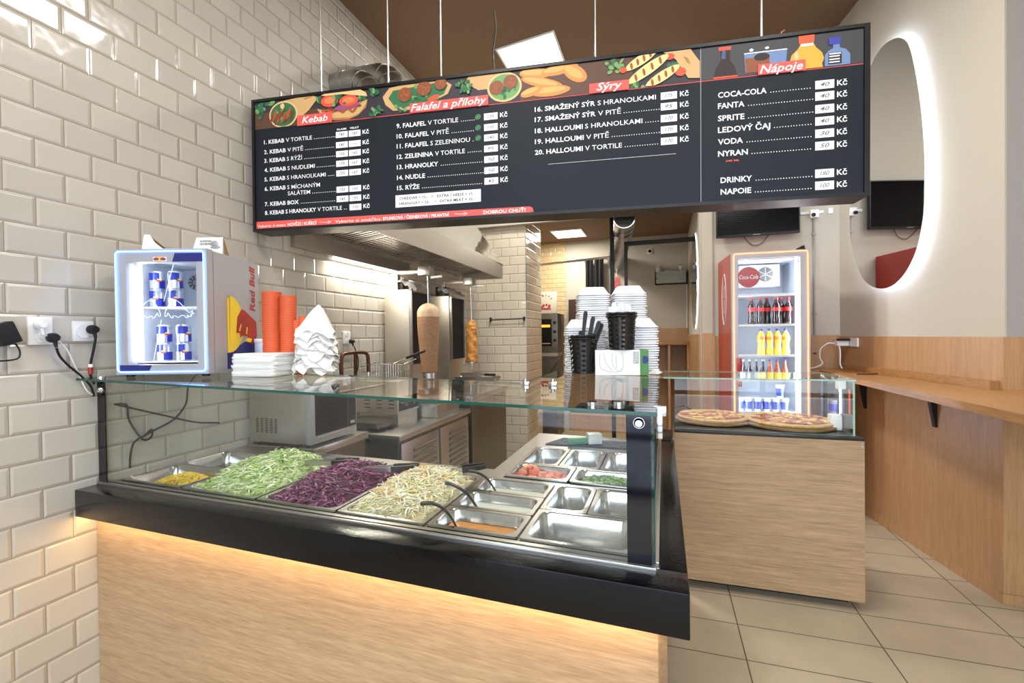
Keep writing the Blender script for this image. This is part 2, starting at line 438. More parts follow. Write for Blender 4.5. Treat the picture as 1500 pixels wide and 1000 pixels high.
# shop front behind the camera (seen only in reflections) and the street outside
b = MB(); b.box((-0.15, -2.1, 0), (0.55, -2.0, 4.0)); b.box((0.55, -2.1, 3.25), (5.5, -2.0, 4.3)); b.box((5.0, -2.1, 0), (5.5, -2.0, 3.25))
struct(b, 'wall_front', 'plaster')
b = MB()
for x in (0.55, 2.0, 3.45, 4.94): b.box((x, -2.08, 0), (x+0.06, -2.02, 3.25))
for z in (0, 0.5, 3.19): b.box((0.55, -2.08, z), (5.0, -2.02, z+0.06))
struct(b, 'window_1', 'black_matt')
M['cobble'] = tilemat('street_cobbles', ('X', 'Y'), 0.16, 0.12, 0.5, (176, 178, 186), (92, 92, 98), (0, 0), rough=0.7, bevel=False, mort=0.01, varamt=0.3)
M['facade'] = mat('street_facade', (214, 214, 214), 0.8, var=0.1, scale=2)
b = MB(); b.box((-12, -6.6, -0.2), (18, -2.1, -0.1)); struct(b, 'ground_street', 'cobble')
b = MB(); b.box((-12, -13, -0.2), (18, -6.6, -0.1)); struct(b, 'ground_road', 'facade')
b = MB(); b.box((-12, -13.4, -0.2), (18, -13, 3.6))
struct(b, 'wall_street', 'facade')

# ceiling panels
def ceiling_light(name, c, sx, sy, label, tilt=0.0):
    t = thing(name, label, 'ceiling light', c)
    R = Matrix.Rotation(tilt, 3, 'Y')
    x, y, z = c
    MB().box((x-sx/2, y-sy/2, z), (x+sx/2, y+sy/2, z+0.012), R).build('diffuser', 'panel', t)
    f = MB()
    for a, bb in (((x-sx/2-.015, y-sy/2-.015, z), (x-sx/2, y+sy/2+.015, z+.02)), ((x+sx/2, y-sy/2-.015, z), (x+sx/2+.015, y+sy/2+.015, z+.02)),
                  ((x-sx/2, y-sy/2-.015, z), (x+sx/2, y-sy/2, z+.02)), ((x-sx/2, y+sy/2, z), (x+sx/2, y+sy/2+.015, z+.02))):
        f.box(a, bb, R, (x, y, z+.01))
    f.build('frame', 'white', t)
    return t
ceiling_light('ceiling_light', (1.02, 3.87, 3.835), 0.47, 0.42, 'square lit ceiling panel above the menu board', TL)
ceiling_light('ceiling_light', (2.35, 2.3, 3.965), 0.6, 0.6, 'square lit ceiling panel over the menu board, right of the first', TL)
ceiling_light('ceiling_light', (1.35, 0.3, 3.86), 0.6, 0.6, 'unseen square lit panel added over the customer side, nearer the tile wall', TL)  # added panel out of view, carries the fill light on this side
ceiling_light('ceiling_light', (3.2, 0.2, 4.05), 0.6, 0.6, 'unseen square lit panel added over the customer side, nearer the mirror wall', TL)  # second added panel out of view, for the fill light
ceiling_light('ceiling_light', (0.845, 6.38, 2.845), 0.40, 0.46, 'small lit ceiling panel in the back kitchen, below the menu board', 0)

# ================================================================== salad counter
sc = thing('serving_counter', 'front serving counter with pale oak panel and black gloss edge, lit below', 'counter', (1.05, 1.5, 0))
MB().box((0.003, 1.19, 0.10), (2.072, 1.21, 0.80)).build('front_panel', 'oak', sc, shear=True)
MB().box((2.052, 1.19, 0.10), (2.072, 2.88, 0.80)).build('side_panel', 'oak_y', sc, shear=True)
MB().box((0.003, 1.24, 0.0), (2.03, 1.26, 0.10)).build('plinth', 'black_matt', sc, shear=True)
MB().bbox((0.003, 1.122, 0.803), (2.118, 1.215, 0.902), 0.004).build('ledge', 'black_gloss', sc, shear=True)
MB().bbox((2.056, 1.215, 0.803), (2.118, 2.56, 0.902), 0.004).build('ledge', 'black_gloss', sc, shear=True)
MB().bbox((2.056, 2.563, 0.803), (2.118, 2.885, 0.902), 0.003).build('ledge', 'black_gloss', sc, shear=True)
MB().box((0.01, 1.142, 0.8004), (2.05, 1.156, 0.803)).build('led_strip', 'led_warm', sc, shear=True)
# steel deck round the wells, dark wells below
d = MB(); Z0, Z1 = 0.886, 0.8965
for a, bb in (((0.003, 1.215), (2.056, 1.253)), ((0.003, 1.253), (0.028, 1.86)), ((0.028, 1.735), (1.47, 1.86)), ((1.40, 1.86), (1.47, 2.60)),
              ((1.47, 2.262), (2.056, 2.60)), ((2.0, 1.253), (2.056, 2.262)), ((1.47, 1.738), (2.0, 1.772))):
    d.box((a[0], a[1], Z0), (bb[0], bb[1], Z1))
for x in (0.37, 0.742, 1.084, 1.407, 1.692): d.box((x-.004, 1.253, Z0), (x+.004, 1.735, Z1))
d.build('steel_deck', 'steel', sc, shear=True)
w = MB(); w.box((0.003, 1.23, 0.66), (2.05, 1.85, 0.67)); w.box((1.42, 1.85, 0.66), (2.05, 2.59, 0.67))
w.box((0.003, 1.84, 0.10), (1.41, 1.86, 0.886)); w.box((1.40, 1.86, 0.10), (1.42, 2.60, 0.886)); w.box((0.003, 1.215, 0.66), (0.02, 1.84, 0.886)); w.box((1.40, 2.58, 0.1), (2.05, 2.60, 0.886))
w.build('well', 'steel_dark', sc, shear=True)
t1 = MB(); t1.bbox((0.003, 1.196, 0.8965), (2.05, 1.232, 0.910), 0.003); t1.bbox((2.018, 1.232, 0.8965), (2.056, 2.56, 0.908), 0.003)
t1.build('steel_trim', 'steel', sc, shear=True)

# glass case standing on the counter
M['band'] = mat('black_glass_print', (12, 12, 20), 0.06)
gc = thing('glass_display_case', 'clear glass sneeze guard with flat glass top over the salad pans', 'display case', (1.05, 1.4, 0.905))
def pane(mb, pts, d):
    """big faces clear (slot 0), rims green (slot 1)"""
    d = Vector(d); A = [mb.V(Vector(p)) for p in pts]; B = [mb.V(Vector(p)+d) for p in pts]
    n = len(A)
    mb.mi = 0; mb.F(A[::-1]); mb.F(B)
    mb.mi = 1
    for i in range(n): mb.F([A[i], A[(i+1) % n], B[(i+1) % n], B[i]])
    mb.mi = 0; return mb
b = MB(); pane(b, [(0.008, 1.205, 0.910), (2.046, 1.205, 0.910), (2.046, 1.205, gz(2.046)-.009), (0.008, 1.205, gz(0)-.009)], (0, 0.008, 0)); b.build('front_pane', ['glass', 'glass_edge'], gc, shear=True)
b = MB(); pane(b, [(2.040, 1.214, 0.910), (2.040, 2.45, 0.910), (2.040, 2.45, gz(2.04)-.009), (2.040, 1.214, gz(2.04)-.009)], (0.008, 0, 0)); b.build('side_pane', ['glass', 'glass_edge'], gc, shear=True)
b = MB(); pane(b, [(x, y, gz(x)-.008) for x, y in ((0.004, 1.135), (2.056, 1.150), (2.056, 2.46), (1.60, 2.46), (1.60, 1.63), (0.004, 1.63))], (0, 0, 0.008)); b.build('top_pane', ['glass', 'glass_edge'], gc, shear=True)
b = MB(); b.box((0.006, 1.2005, 0.912), (0.050, 1.2045, gz(0)-.01)); b.build('black_print_band', 'band', gc, shear=True)
b = MB(); b.box((1.985, 1.2005, 0.912), (2.040, 1.2045, gz(2)-.010)); b.build('black_print_band', 'band', gc, shear=True)
b = MB(); b.box((1.86, 1.16, gz(1.9)-.0115), (2.05, 1.30, gz(1.9)-.0095))
b.build('black_print_band', 'band', gc, shear=True)
for x, z in ((0.033, 1.262), (2.014, 1.242)):
    b = MB(); y = shy(x, 1.2)
    b.cyl((x, y+.004, z), (x, y-.004, z), .013, n=18); b.cyl((x, y-.004, z), (x, y-.012, z), .012, .008, n=18); b.build('glass_bolt', 'chrome', gc)
b = MB(); b.bbox((2.05, 1.19, 1.19), (2.066, 1.25, 1.262), .003); b.bbox((2.045, 1.195, 1.245), (2.075, 1.22, 1.27), .003); b.build('clamp', 'chrome', gc)
for x, y in ((1.905, 1.13), (1.965, 1.155), (0.10, 1.16)):
    b = MB(); b.cyl((x, y, gz(x)), (x, y, gz(x)+.008), .013, n=14); b.build('glass_bolt', 'chrome', gc)
for x, y in ((1.63, 1.49), (1.72, 1.51)):
    b = MB(); b.bbox((x-.014, y-.01, gz(x)), (x+.014, y+.01, gz(x)+.012), .003); b.cyl((x, y, gz(x)+.004), (x, y, gz(x)+.022), .006, n=10); b.build('clamp', 'chrome', gc)

# ------------------------------------------------------------------ gastronorm pans
def rrect(x0, x1, y0, y1, r, z, n=5):
    P = []
    for cx_, cy_, a0 in ((x1-r, y0+r, -PI/2), (x1-r, y1-r, 0), (x0+r, y1-r, PI/2), (x0+r, y0+r, PI)):
        for i in range(n+1):
            t = a0+PI/2*i/n; P.append((cx_+r*math.cos(t), cy_+r*math.sin(t), z))
    return P
def pan(x0, x1, y0, y1, depth, label, z=0.905, group='steel food pans in the counter'):
    b = MB(); L = [rrect(x0, x1, y0, y1, .008, z-.006), rrect(x0, x1, y0, y1, .008, z), rrect(x0+.013, x1-.013, y0+.013, y1-.013, .03, z),
                   rrect(x0+.017, x1-.017, y0+.017, y1-.017, .03, z-.006), rrect(x0+.022, x1-.022, y0+.022, y1-.022, .03, z-depth*.7),
                   rrect(x0+.024, x1-.024, y0+.024, y1-.024, .03, z-depth*.92), rrect(x0+.034, x1-.034, y0+.034, y1-.034, .028, z-depth)]
    R = [b.ring(p) for p in L]
    for i, j in zip(R, R[1:]): b.bridge(i, j)
    b.F(R[-1])
    o = b.build('food_pan', 'steel_pan', shear=True, recalc=False)
    return tag(o, label, 'food pan', group)
G1 = 1.259; G2 = 1.731
pan(0.031, 0.366, G1, 1.483, .10, 'steel food pan holding sweetcorn, front left corner')
pan(0.031, 0.366, 1.487, G2, .10, 'empty steel food pan behind the sweetcorn pan')
pan(0.374, 0.738, G1, G2, .10, 'large steel food pan heaped with green cabbage')
pan(0.746, 1.080, G1, G2, .10, 'large steel food pan heaped with red cabbage')
pan(1.088, 1.403, G1, G2, .10, 'large steel food pan heaped with white coleslaw')
pan(1.411, 1.688, G1, 1.414, .10, 'narrow steel pan with orange sauce at the front glass')
pan(1.411, 1.688, 1.418, 1.573, .10, 'narrow steel pan, middle one of three, with pale sauce')
pan(1.411, 1.688, 1.577, G2, .10, 'narrow steel pan farthest back of three beside the coleslaw')
pan(1.696, 1.996, G1, 1.478, .10, 'wide empty steel pan at the front right glass')
pan(1.696, 1.842, 1.482, G2, .11, 'small square empty steel pan behind the wide empty pan, left one')
pan(1.846, 1.996, 1.482, G2, .11, 'small square empty steel pan behind the wide empty pan, right one by the black band')
pan(1.474, 1.646, 1.962, 2.256, .11, 'deep steel pan with a little white cheese behind the pink meat')
pan(1.652, 1.818, 1.962, 2.256, .11, 'deep empty steel pan behind the green herb pan, middle of its row')
pan(1.824, 1.996, 1.962, 2.256, .11, 'deep empty steel pan in the back right corner by the black band')
pan(1.474, 1.726, 1.776, 1.957, .06, 'shallow steel pan heaped with pink meat pieces')
pan(1.732, 1.996, 1.776, 1.957, .06, 'shallow steel pan with green herbs')
pan_z = 0.905

# ------------------------------------------------------------------ food in the pans
def food(name, cols, x0, x1, y0, y1, zb, hf, n, ln, wd, label, cat, seed, thick=.0012, curl=.5, base=None):
    """heap of shreds: hf(u,v) = height over zb at 0..1, 0..1"""
    rnd = random.Random(seed); b = MB(); G = 18
    P = [[b.V((x0+(x1-x0)*i/G, y0+(y1-y0)*j/G, zb+hf(i/G, j/G)-.006)) for j in range(G+1)] for i in range(G+1)]
    b.mi = 0
    for i in range(G):
        for j in range(G): b.F([P[i][j], P[i+1][j], P[i+1][j+1], P[i][j+1]])
    for _ in range(n):
        u, v = rnd.uniform(.02, .98), rnd.uniform(.02, .98); z = zb+hf(u, v)+rnd.uniform(-.004, .006)
        c = Vector((x0+(x1-x0)*u, y0+(y1-y0)*v, z)); a = rnd.uniform(0, 2*PI); l = ln*rnd.uniform(.5, 1.2); w = wd*rnd.uniform(.6, 1.3)
        d = Vector((math.cos(a), math.sin(a), rnd.uniform(-.4, .4))).normalized(); sd = d.cross(Vector((rnd.uniform(-.5, .5), rnd.uniform(-.5, .5), 1))).normalized()
        up = sd.cross(d); k = rnd.uniform(-curl, curl); k2 = rnd.uniform(-curl, curl)*.6; b.mi = rnd.randrange(len(cols)); rings = []
        for s in range(5):
            t = s/4-.5; q = c+d*(l*t)+up*(k*l*(.25-t*t)*1.6)+sd*(k2*l*(.25-t*t)*2)
            q.x = min(max(q.x, x0), x1); q.y = min(max(q.y, y0), y1)
            ww = w*(1-.5*abs(t)*2)
            rings.append([b.V(q+sd*ww+up*thick), b.V(q-sd*ww+up*thick), b.V(q-sd*ww-up*thick), b.V(q+sd*ww-up*thick)])
        for r0, r1 in zip(rings, rings[1:]): b.bridge(r0, r1)
        b.F(rings[0][::-1]); b.F(rings[-1])
    o = b.build(name, cols, shear=True, recalc=False)
    return tag(o, label, cat, kind='stuff')
def heap(h, fl, p=1.0, tilt=0.0):
    return lambda u, v: fl+h*(max(0, 1-abs(2*u-1)**2.6)*max(0, 1-abs(2*v-1)**2.6))**p*(1+tilt*(v-.5))+.006*math.sin(13*u+5)*math.cos(11*v+2)
def fm(n, c, **k): M[n] = mat(n, c, k.get('rough', .45), bump=.15, scale=150); return n
cg = [fm('cabbage_green_pale', (214, 226, 172)), fm('cabbage_green_mid', (182, 206, 128)), fm('cabbage_white', (232, 236, 206)), fm('cabbage_green', (160, 190, 104))]
food('shredded_green_cabbage', cg, .396, .716, 1.281, 1.709, .872, heap(.085, .01, .7, .5), 1500, .045, .0035, 'heap of shredded pale green cabbage in the second pan', 'salad', 1)
cr = [fm('red_cabbage_dark', (92, 24, 66)), fm('red_cabbage_mid', (124, 40, 92)), fm('red_cabbage_pale', (176, 104, 150)), fm('red_cabbage_deep', (74, 18, 56))]
food('shredded_red_cabbage', cr, .768, 1.058, 1.281, 1.709, .872, heap(.07, .008, .7, .5), 1300, .05, .003, 'heap of shredded purple red cabbage', 'salad', 2)
cw = [fm('slaw_white', (238, 232, 206)), fm('slaw_cream', (228, 216, 178)), fm('slaw_pale', (244, 240, 222)), fm('slaw_yellow', (224, 210, 152)), ]
fm('slaw_carrot', (226, 168, 104))
food('white_coleslaw', cw+cw+cw+cw+['slaw_carrot'], 1.110, 1.381, 1.281, 1.709, .872, heap(.075, .008, .7, .4), 1500, .055, .0025, 'heap of shredded white coleslaw with bits of carrot', 'salad', 3)
cc = [fm('corn_yellow', (236, 200, 44)), fm('corn_pale', (246, 220, 90))]
def kernels():
    rnd = random.Random(4); b = MB()
    x0, x1, y0, y1 = .066, .332, 1.296, 1.448
    for _ in range(900):
        u, v = rnd.random(), rnd.random(); h = .045*max(0, 1-((u-.62)/.5)**2)*max(.2, 1-(2*v-1)**4)
        if rnd.random() > .35+h*24: continue
        b.mi = rnd.randrange(2); r = .0045
        b.sphere((x0+(x1-x0)*u, y0+(y1-y0)*v, .858+h*1.0+rnd.uniform(-.004, .006)), (r*rnd.uniform(.8, 1.3), r, r*.8), 6, 4)
    b.mi = 0
    P = rrect(x0-.01, x1+.01, y0-.01, y1+.01, .02, .856); b.prism(P, (0, 0, .004))
    return tag(b.build('sweetcorn', cc, shear=True), 'yellow sweetcorn kernels in the front left pan', 'sweetcorn', kind='stuff')
kernels()
M['sauce_orange'] = mat('sauce_orange', (206, 140, 76), .25, var=.1, scale=30)
M['sauce_pale'] = mat('sauce_pale', (206, 208, 196), .25)
def sauce(x0, x1, y0, y1, z, m, name, label):
    b = MB(); b.prism(rrect(x0+.027, x1-.027, y0+.027, y1-.027, .028, z), (0, 0, .004))
    return tag(b.build(name, m, shear=True), label, 'sauce', kind='stuff')
sauce(1.411, 1.688, G1, 1.414, .866, 'sauce_orange', 'orange_sauce', 'thick orange sauce in the narrow pan at the glass')
sauce(1.411, 1.688, 1.418, 1.573, .872, 'sauce_pale', 'pale_sauce', 'pale sauce in the middle narrow pan')
sauce(1.411, 1.688, 1.577, G2, .872, 'sauce_pale', 'pale_sauce', 'pale sauce in the farthest narrow pan')
cm = [fm('meat_pink', (222, 140, 116)), fm('meat_rose', (206, 112, 92)), fm('meat_light', (236, 170, 142))]
def chunks():
    rnd = random.Random(5); b = MB()
    for _ in range(95):
        u, v = rnd.random(), rnd.random(); h = .055*(1-abs(2*u-1)**3)*(1-abs(2*v-1)**3)*(.75+.35*math.sin(7*u+.4)); b.mi = rnd.randrange(3)
        rx = rnd.uniform(.010, .02)
        b.sphere((1.498+.204*u, 1.80+.133*v, .862+h), (rx, rx*rnd.uniform(.6, 1), rx*.7), 8, 6, lambda q: 1+.25*math.sin(5*q.x+u*9)*math.cos(4*q.y+v*7))
    return tag(b.build('pink_meat_pieces', cm, shear=True), 'heap of pink meat pieces in the shallow pan', 'meat', kind='stuff')
chunks()
ch = [fm('herb_green', (146, 176, 112)), fm('herb_pale', (186, 200, 152)), fm('herb_dark', (96, 134, 76))]
food('chopped_green_herbs', ch, 1.758, 1.972, 1.80, 1.935, .862, heap(.03, .004, .6), 420, .02, .004, 'chopped green herbs in the shallow pan by the black band', 'herbs', 6)
cf = [fm('cheese_white', (238, 244, 240))]
food('crumbled_white_cheese', cf, 1.53, 1.62, 2.0, 2.09, .81, heap(.04, .0), 80, .018, .006, 'little heap of crumbled white cheese in a deep pan', 'cheese', 7)

# ------------------------------------------------------------------ serving tools
def tongs(loc, rotz, tilt, label, ln=.25):
    t = thing('serving_tongs', label, 'tongs', loc, rotz, 'steel tongs with black grips')
    st, gr = MB(), MB()
    for sgn in (-1, 1):
        pts = [(0, sgn*.004, 0), (ln*.3, sgn*.012, 0), (ln*.62, sgn*.020, 0), (ln, sgn*.013, 0)]
        T = Matrix.Rotation(-tilt, 3, 'Y'); sp = smooth_path(pts, 5); rings = []
        for i, p in enumerate(sp):
            f = i/(len(sp)-1); h = .006+.005*(1-f)
            if f < .12: h = .012
            q = [T @ Vector((p.x, p.y+dy, p.z+dz)) for dy, dz in ((-.0012, -h), (.0012, -h), (.0012, h), (-.0012, h))]
            rings.append((f, q))
        for (fa, qa), (fb, qb) in zip(rings, rings[1:]):
            a = st.ring(qa); c = st.ring(qb); st.bridge(a, c)
        k = [q for f, q in rings if f > .58]
        for qa, qb in zip(k, k[1:]):
            def fat(q):
                c = sum(q, Vector())/4; return [c+(p-c)*Vector((1, 1, 1)).x*1.25+Vector((0, (p.y-c.y)*3.5, 0)) for p in q]
            a = gr.ring(fat(qa)); c = gr.ring(fat(qb)); gr.bridge(a, c)
        gr.F(gr.ring(fat(k[-1]))); gr.F(gr.ring(fat(k[0])))
    st.build('steel_arms', 'steel', t); gr.build('grip', 'black', t)
    return t
tongs((.40, shy(.4, 1.50), .925), .90, .28, 'tongs with black grips stuck in the left edge of the green cabbage', .17)
tongs((.69, shy(.69, 1.55), .945), .22, .06, 'tongs lying between green and red cabbage, black grip pointing right', .22)
tongs((.965, shy(.965, 1.55), .94), .28, .08, 'tongs at the back of the red cabbage, black grip pointing right', .22)
tongs((1.24, shy(1.24, 1.62), .935), .42, .10, 'tongs at the back of the coleslaw, black grip pointing right', .2)
def spoon(p, label):
    t = thing('serving_spoon', label, 'spoon', p[0], 0, 'black serving spoons in the narrow pans')
    b = MB(); sp = smooth_path(p, 6); rings = []
    for i, q in enumerate(sp):
        f = i/(len(sp)-1); d = (sp[min(i+1, len(sp)-1)]-sp[max(i-1, 0)]).normalized(); sd = d.cross(Vector((0, 0, 1))).normalized(); u = sd.cross(d)
        w = .008*(.55+.9*(1-f)**2) if f < .93 else .006
        if i == 0: w = .004
        rings.append(b.ring([q+sd*w+u*.003, q-sd*w+u*.003, q-sd*w-u*.003, q+sd*w-u*.003]))
    for a, c in zip(rings, rings[1:]): b.bridge(a, c)
    b.F(rings[0]); b.F(rings[-1])
    b.build('handle', 'black', t)
    e = sp[-1]; b = MB(); b.lathe([(.004, -.020), (.018, -.016), (.026, -.004), (.027, 0), (.025, -.002), (.016, -.012), (.003, -.016)], e, 14); b.build('bowl', 'black', t)
spoon([(1.405, 1.175, .972), (1.44, 1.195, .968), (1.475, 1.215, .935), (1.505, 1.235, .862)], 'black spoon with a pale tip standing in the orange sauce')
spoon([(1.375, 1.395, .962), (1.405, 1.40, .955), (1.45, 1.41, .925), (1.49, 1.42, .865)], 'black spoon standing in the middle narrow pan')
spoon([(1.40, 1.535, .965), (1.43, 1.545, .958), (1.465, 1.56, .93), (1.50, 1.575, .868)], 'black spoon standing in the farthest narrow pan')

b = MB(); b.prism([(1.50, 2.34, .897), (1.97, 2.36, .897), (1.96, 2.49, .897), (1.56, 2.50, .897)], (0, 0, .006)); tag(b.build('rubber_mat', 'black_matt', shear=True), 'dark flat mat on the steel deck behind the deep pans', 'mat')
t = thing('label_gun', 'small white and green hand gadget lying on the dark mat behind the deep pans', 'gadget', (1.70, 2.36, .904))
R_ = Matrix.Rotation(.4, 3, 'Z'); b = MB(); b.bbox((1.70, 2.31, .904), (1.77, 2.37, .955), .006, R_); b.build('body', 'white', t)
b = MB(); b.bbox((1.60, 2.32, .904), (1.70, 2.345, .935), .005, R_, (1.735, 2.34, .93)); b.build('grip', mat('gadget_green', (70, 140, 100), .4), t)

# ================================================================== wall sockets, plugs and cables on the left tile wall
def socket(y, z, w, h, label, n=1, name='wall_socket'):
    t = thing(name, label, 'socket', (0.0, y, z-h/2))
    MB().bbox((0.0, y-w/2, z-h/2), (.012, y+w/2, z+h/2), .004).build('plate', 'white', t)
    for k in range(n):
        zc = z if n == 1 else z+(.022 if k == 0 else -.022)
        b = MB(); r = .026 if n == 1 else .019
        b.cyl((.012, y, zc), (.017, y, zc), r, n=20); b.build('outlet_face', 'white', t)
    return t
socket(1.032, 1.487, .068, .098, 'white double wall socket with one white and one black plug', 2)
socket(1.158, 1.486, .066, .075, 'white single wall socket with one black plug beside the small cooler')
socket(2.68, 1.45, .075, .085, 'small white wall socket between the pipes and the paper cones', 2)
def plug(p, m, label, r=.017, down=True, name='power_plug', L=.035):
    t = thing(name, label, 'plug', p); x, y, z = p
    b = MB(); b.lathe([(r*.75, 0), (r, .006), (r, L*.6), (r*.7, L)], (0, 0, 0), 16)
    for v in b.bm.verts: v.co = Vector((x+v.co.z, y+v.co.x, z+v.co.y))
    b.build('plug_body', m, t)
    b = MB(); b.cyl((x+L*.6, y, z), (x+L*.7, y+.004, z-.034), .008, .0045, n=10); b.build('cable_sleeve', m, t)
    return t
plug((.017, 1.055, 1.462), 'rubber', 'black plug in the lower outlet of the double socket')
plug((.017, 1.02, 1.507), 'white', 'white plug in the upper outlet of the double socket', .015)
plug((.017, 1.175, 1.492), 'rubber', 'black plug in the single socket beside the small cooler')
plug((.017, 2.70, 1.425), 'rubber', 'black plug in the socket above the pipes', .015)
def cable(pts, r, m, label, name='power_cable', n=7):
    return tag(MB().tube(smooth_path(pts, n), r, 6).build(name, m), label, 'cable')
cable([(.04, 1.06, 1.425), (.03, 1.075, 1.395), (.02, 1.105, 1.36), (.015, 1.14, 1.325), (.012, 1.175, 1.28), (.012, 1.185, 1.24)], .0042, 'rubber', 'black cable running down from the double socket to the counter')
cable([(.03, 1.02, 1.475), (.028, 1.06, 1.46), (.02, 1.10, 1.42), (.014, 1.13, 1.35), (.012, 1.16, 1.27), (.012, 1.182, 1.245)], .0025, 'white', 'thin white cable running from the double socket to the counter')
cable([(.04, 1.179, 1.457), (.03, 1.178, 1.42), (.014, 1.176, 1.36), (.012, 1.176, 1.32), (.012, 1.188, 1.285)], .0042, 'rubber', 'black cable hanging straight down from the single socket')
t = thing('cable_tag', 'red and white sleeve on the cable under the single socket', 'tag', (.014, 1.177, 1.325))
b = MB(); b.cyl((.0137, 1.1765, 1.35), (.0122, 1.177, 1.325), .0075, n=12); b.build('sleeve', 'red', t)
b = MB(); b.cyl((.0137, 1.1765, 1.362), (.0137, 1.1765, 1.35), .0077, n=12); b.build('band', 'white', t)
b = MB(); b.bbox((0.012, .905, 1.44), (.05, .958, 1.512), .006, Matrix.Rotation(.35, 3, 'X')); t = tag(b.build('power_adapter', 'rubber'), 'black power adapter on the tiles at the left picture edge', 'adapter')
cable([(.03, .955, 1.445), (.03, .966, 1.42), (.03, .962, 1.395), (.03, .93, 1.388), (.03, .89, 1.39)], .0028, 'rubber', 'thin black cable hanging in a loop from the adapter at the left edge')
# cables behind the display glass
cable([(.02, 1.25, 1.20), (.02, 1.32, 1.172), (.02, 1.45, 1.12), (.02, 1.58, 1.07), (.02, 1.70, 1.045)], .004, 'rubber', 'black cable lying straight across the tiles behind the glass')
cable([(.02, 1.25, 1.20), (.02, 1.292, 1.19), (.02, 1.30, 1.13), (.02, 1.335, 1.06), (.02, 1.36, 1.035), (.02, 1.385, 1.045), (.03, 1.38, 1.075), (.04, 1.345, 1.06), (.03, 1.31, 1.035), (.02, 1.302, .98), (.02, 1.30, .935)], .004, 'rubber', 'black cable tied in a loop on the tiles behind the glass')
cable([(.02, 1.35, 1.05), (.02, 1.40, 1.07), (.02, 1.48, 1.10), (.02, 1.535, 1.16), (.02, 1.55, 1.24), (.02, 1.60, 1.30)], .004, 'rubber', 'black cable curving up to the small cooler behind the glass')

# ================================================================== small drinks cooler, turned towards the entrance
def place_local(root, p):
    c, s = math.cos(YAW), math.sin(YAW); o = root.location
    return Vector((o.x+p[0]*c-p[1]*s, o.y+p[0]*s+p[1]*c, o.z+p[2]))
cl = thing('countertop_cooler', 'small glass-door drinks cooler with glowing blue frame on the display glass', 'fridge', (.122, 1.196, gz(.12)), YAW)
CW, CD, CH = .346, .352, .468
z0 = .011
b = MB()   # liner open at the front
b.mi = 0
b.box((0, .04, z0), (.028, CD, z0+CH-.004)); b.box((CW-.028, .04, z0), (CW, CD, z0+CH-.004)); b.box((.028, .04, z0), (CW-.028, CD, z0+.03)); b.box((.028, .04, z0+CH-.03), (CW-.028, CD, z0+CH-.004)); b.box((.028, CD-.02, z0+.03), (CW-.028, CD, z0+CH-.03))
b.build('cabinet', 'silver', cl)
b = MB(); b.box((.028, CD-.024, z0+.03), (CW-.028, CD-.02, z0+CH-.03)); b.box((.028, .05, z0+.03), (.031, CD-.02, z0+CH-.03)); b.box((CW-.031, .05, z0+.03), (CW-.028, CD-.02, z0+CH-.03)); b.box((.031, .05, z0+.03), (CW-.031, CD-.02, z0+.033)); b.box((.031, .05, z0+CH-.033), (CW-.031, CD-.02, z0+CH-.03)); b.build('liner', 'cooler', cl)
wx0, wx1, wz0, wz1 = .044, .306, .036+z0, .42+z0
b = MB(); b.box((0, 0, z0), (wx0, .035, z0+CH)); b.box((wx1, 0, z0), (CW, .035, z0+CH)); b.box((wx0, 0, z0), (wx1, .035, wz0)); b.box((wx0, 0, wz1), (wx1, .035, z0+CH))
b.build('door', 'silver', cl)
b = MB(); y = -.001
b.prism([(.228, y, z0+CH-.016), (CW-.014, y, z0+CH-.016), (CW-.014, y, wz1), (.218, y, wz1)], (0, .001, 0)); b.prism([(.014, y, z0+.014), (.124, y, z0+.014), (.134, y, wz0), (.014, y, wz0)], (0, .001, 0))
b.build('door_print', 'blue', cl)
def rloop(x0, x1, za, zb, r, y, n=4): return [Vector((p[0], y, p[1])) for p in [(q[0], q[1]) for q in rrect(x0, x1, za, zb, r, 0, n)]]
L = rloop(.009, CW-.009, z0+.010, z0+CH-.009, .012, -.004); b = MB(); b.tube(L+[L[0], L[1]], .0026, 8); b.build('neon_frame', 'neon_blue', cl)
b = MB(); b.box((wx0+.002, .012, wz0), (wx1, .017, wz1)); b.build('door_glass', 'glass_door', cl)
b = MB(); b.box((.052, .045, z0+.045), (.066, .05, z0+CH-.045)); b.build('light_strip', 'led_white', cl)
b = MB(); b.box((.03, .06, .264), (CW-.03, CD-.03, .268)); b.build('shelf', 'white', cl)
b = MB(); b.box((.03, .06, .052), (CW-.03, CD-.03, .056)); b.build('shelf', 'white', cl)
for x, y in ((.03, .03), (CW-.03, .03), (.03, CD-.03), (CW-.03, CD-.03)):
    b = MB(); b.cyl((x, y, .001), (x, y, z0), .014, n=12); b.build('foot', 'rubber', cl)
b = MB(); b.cyl((.085, CD-.026, .392), (.085, CD-.03, .392), .034, n=20); b.mi = 1
for k in range(10):
    a = 2*PI*k/10; b.box((.085+.012, CD-.032, .390), (.085+.03, CD-.0305, .394), Matrix.Rotation(a, 3, 'Y'), (.085, CD-.03, .392))
b.build('fan_grille', ['silver', 'black_matt'], cl)
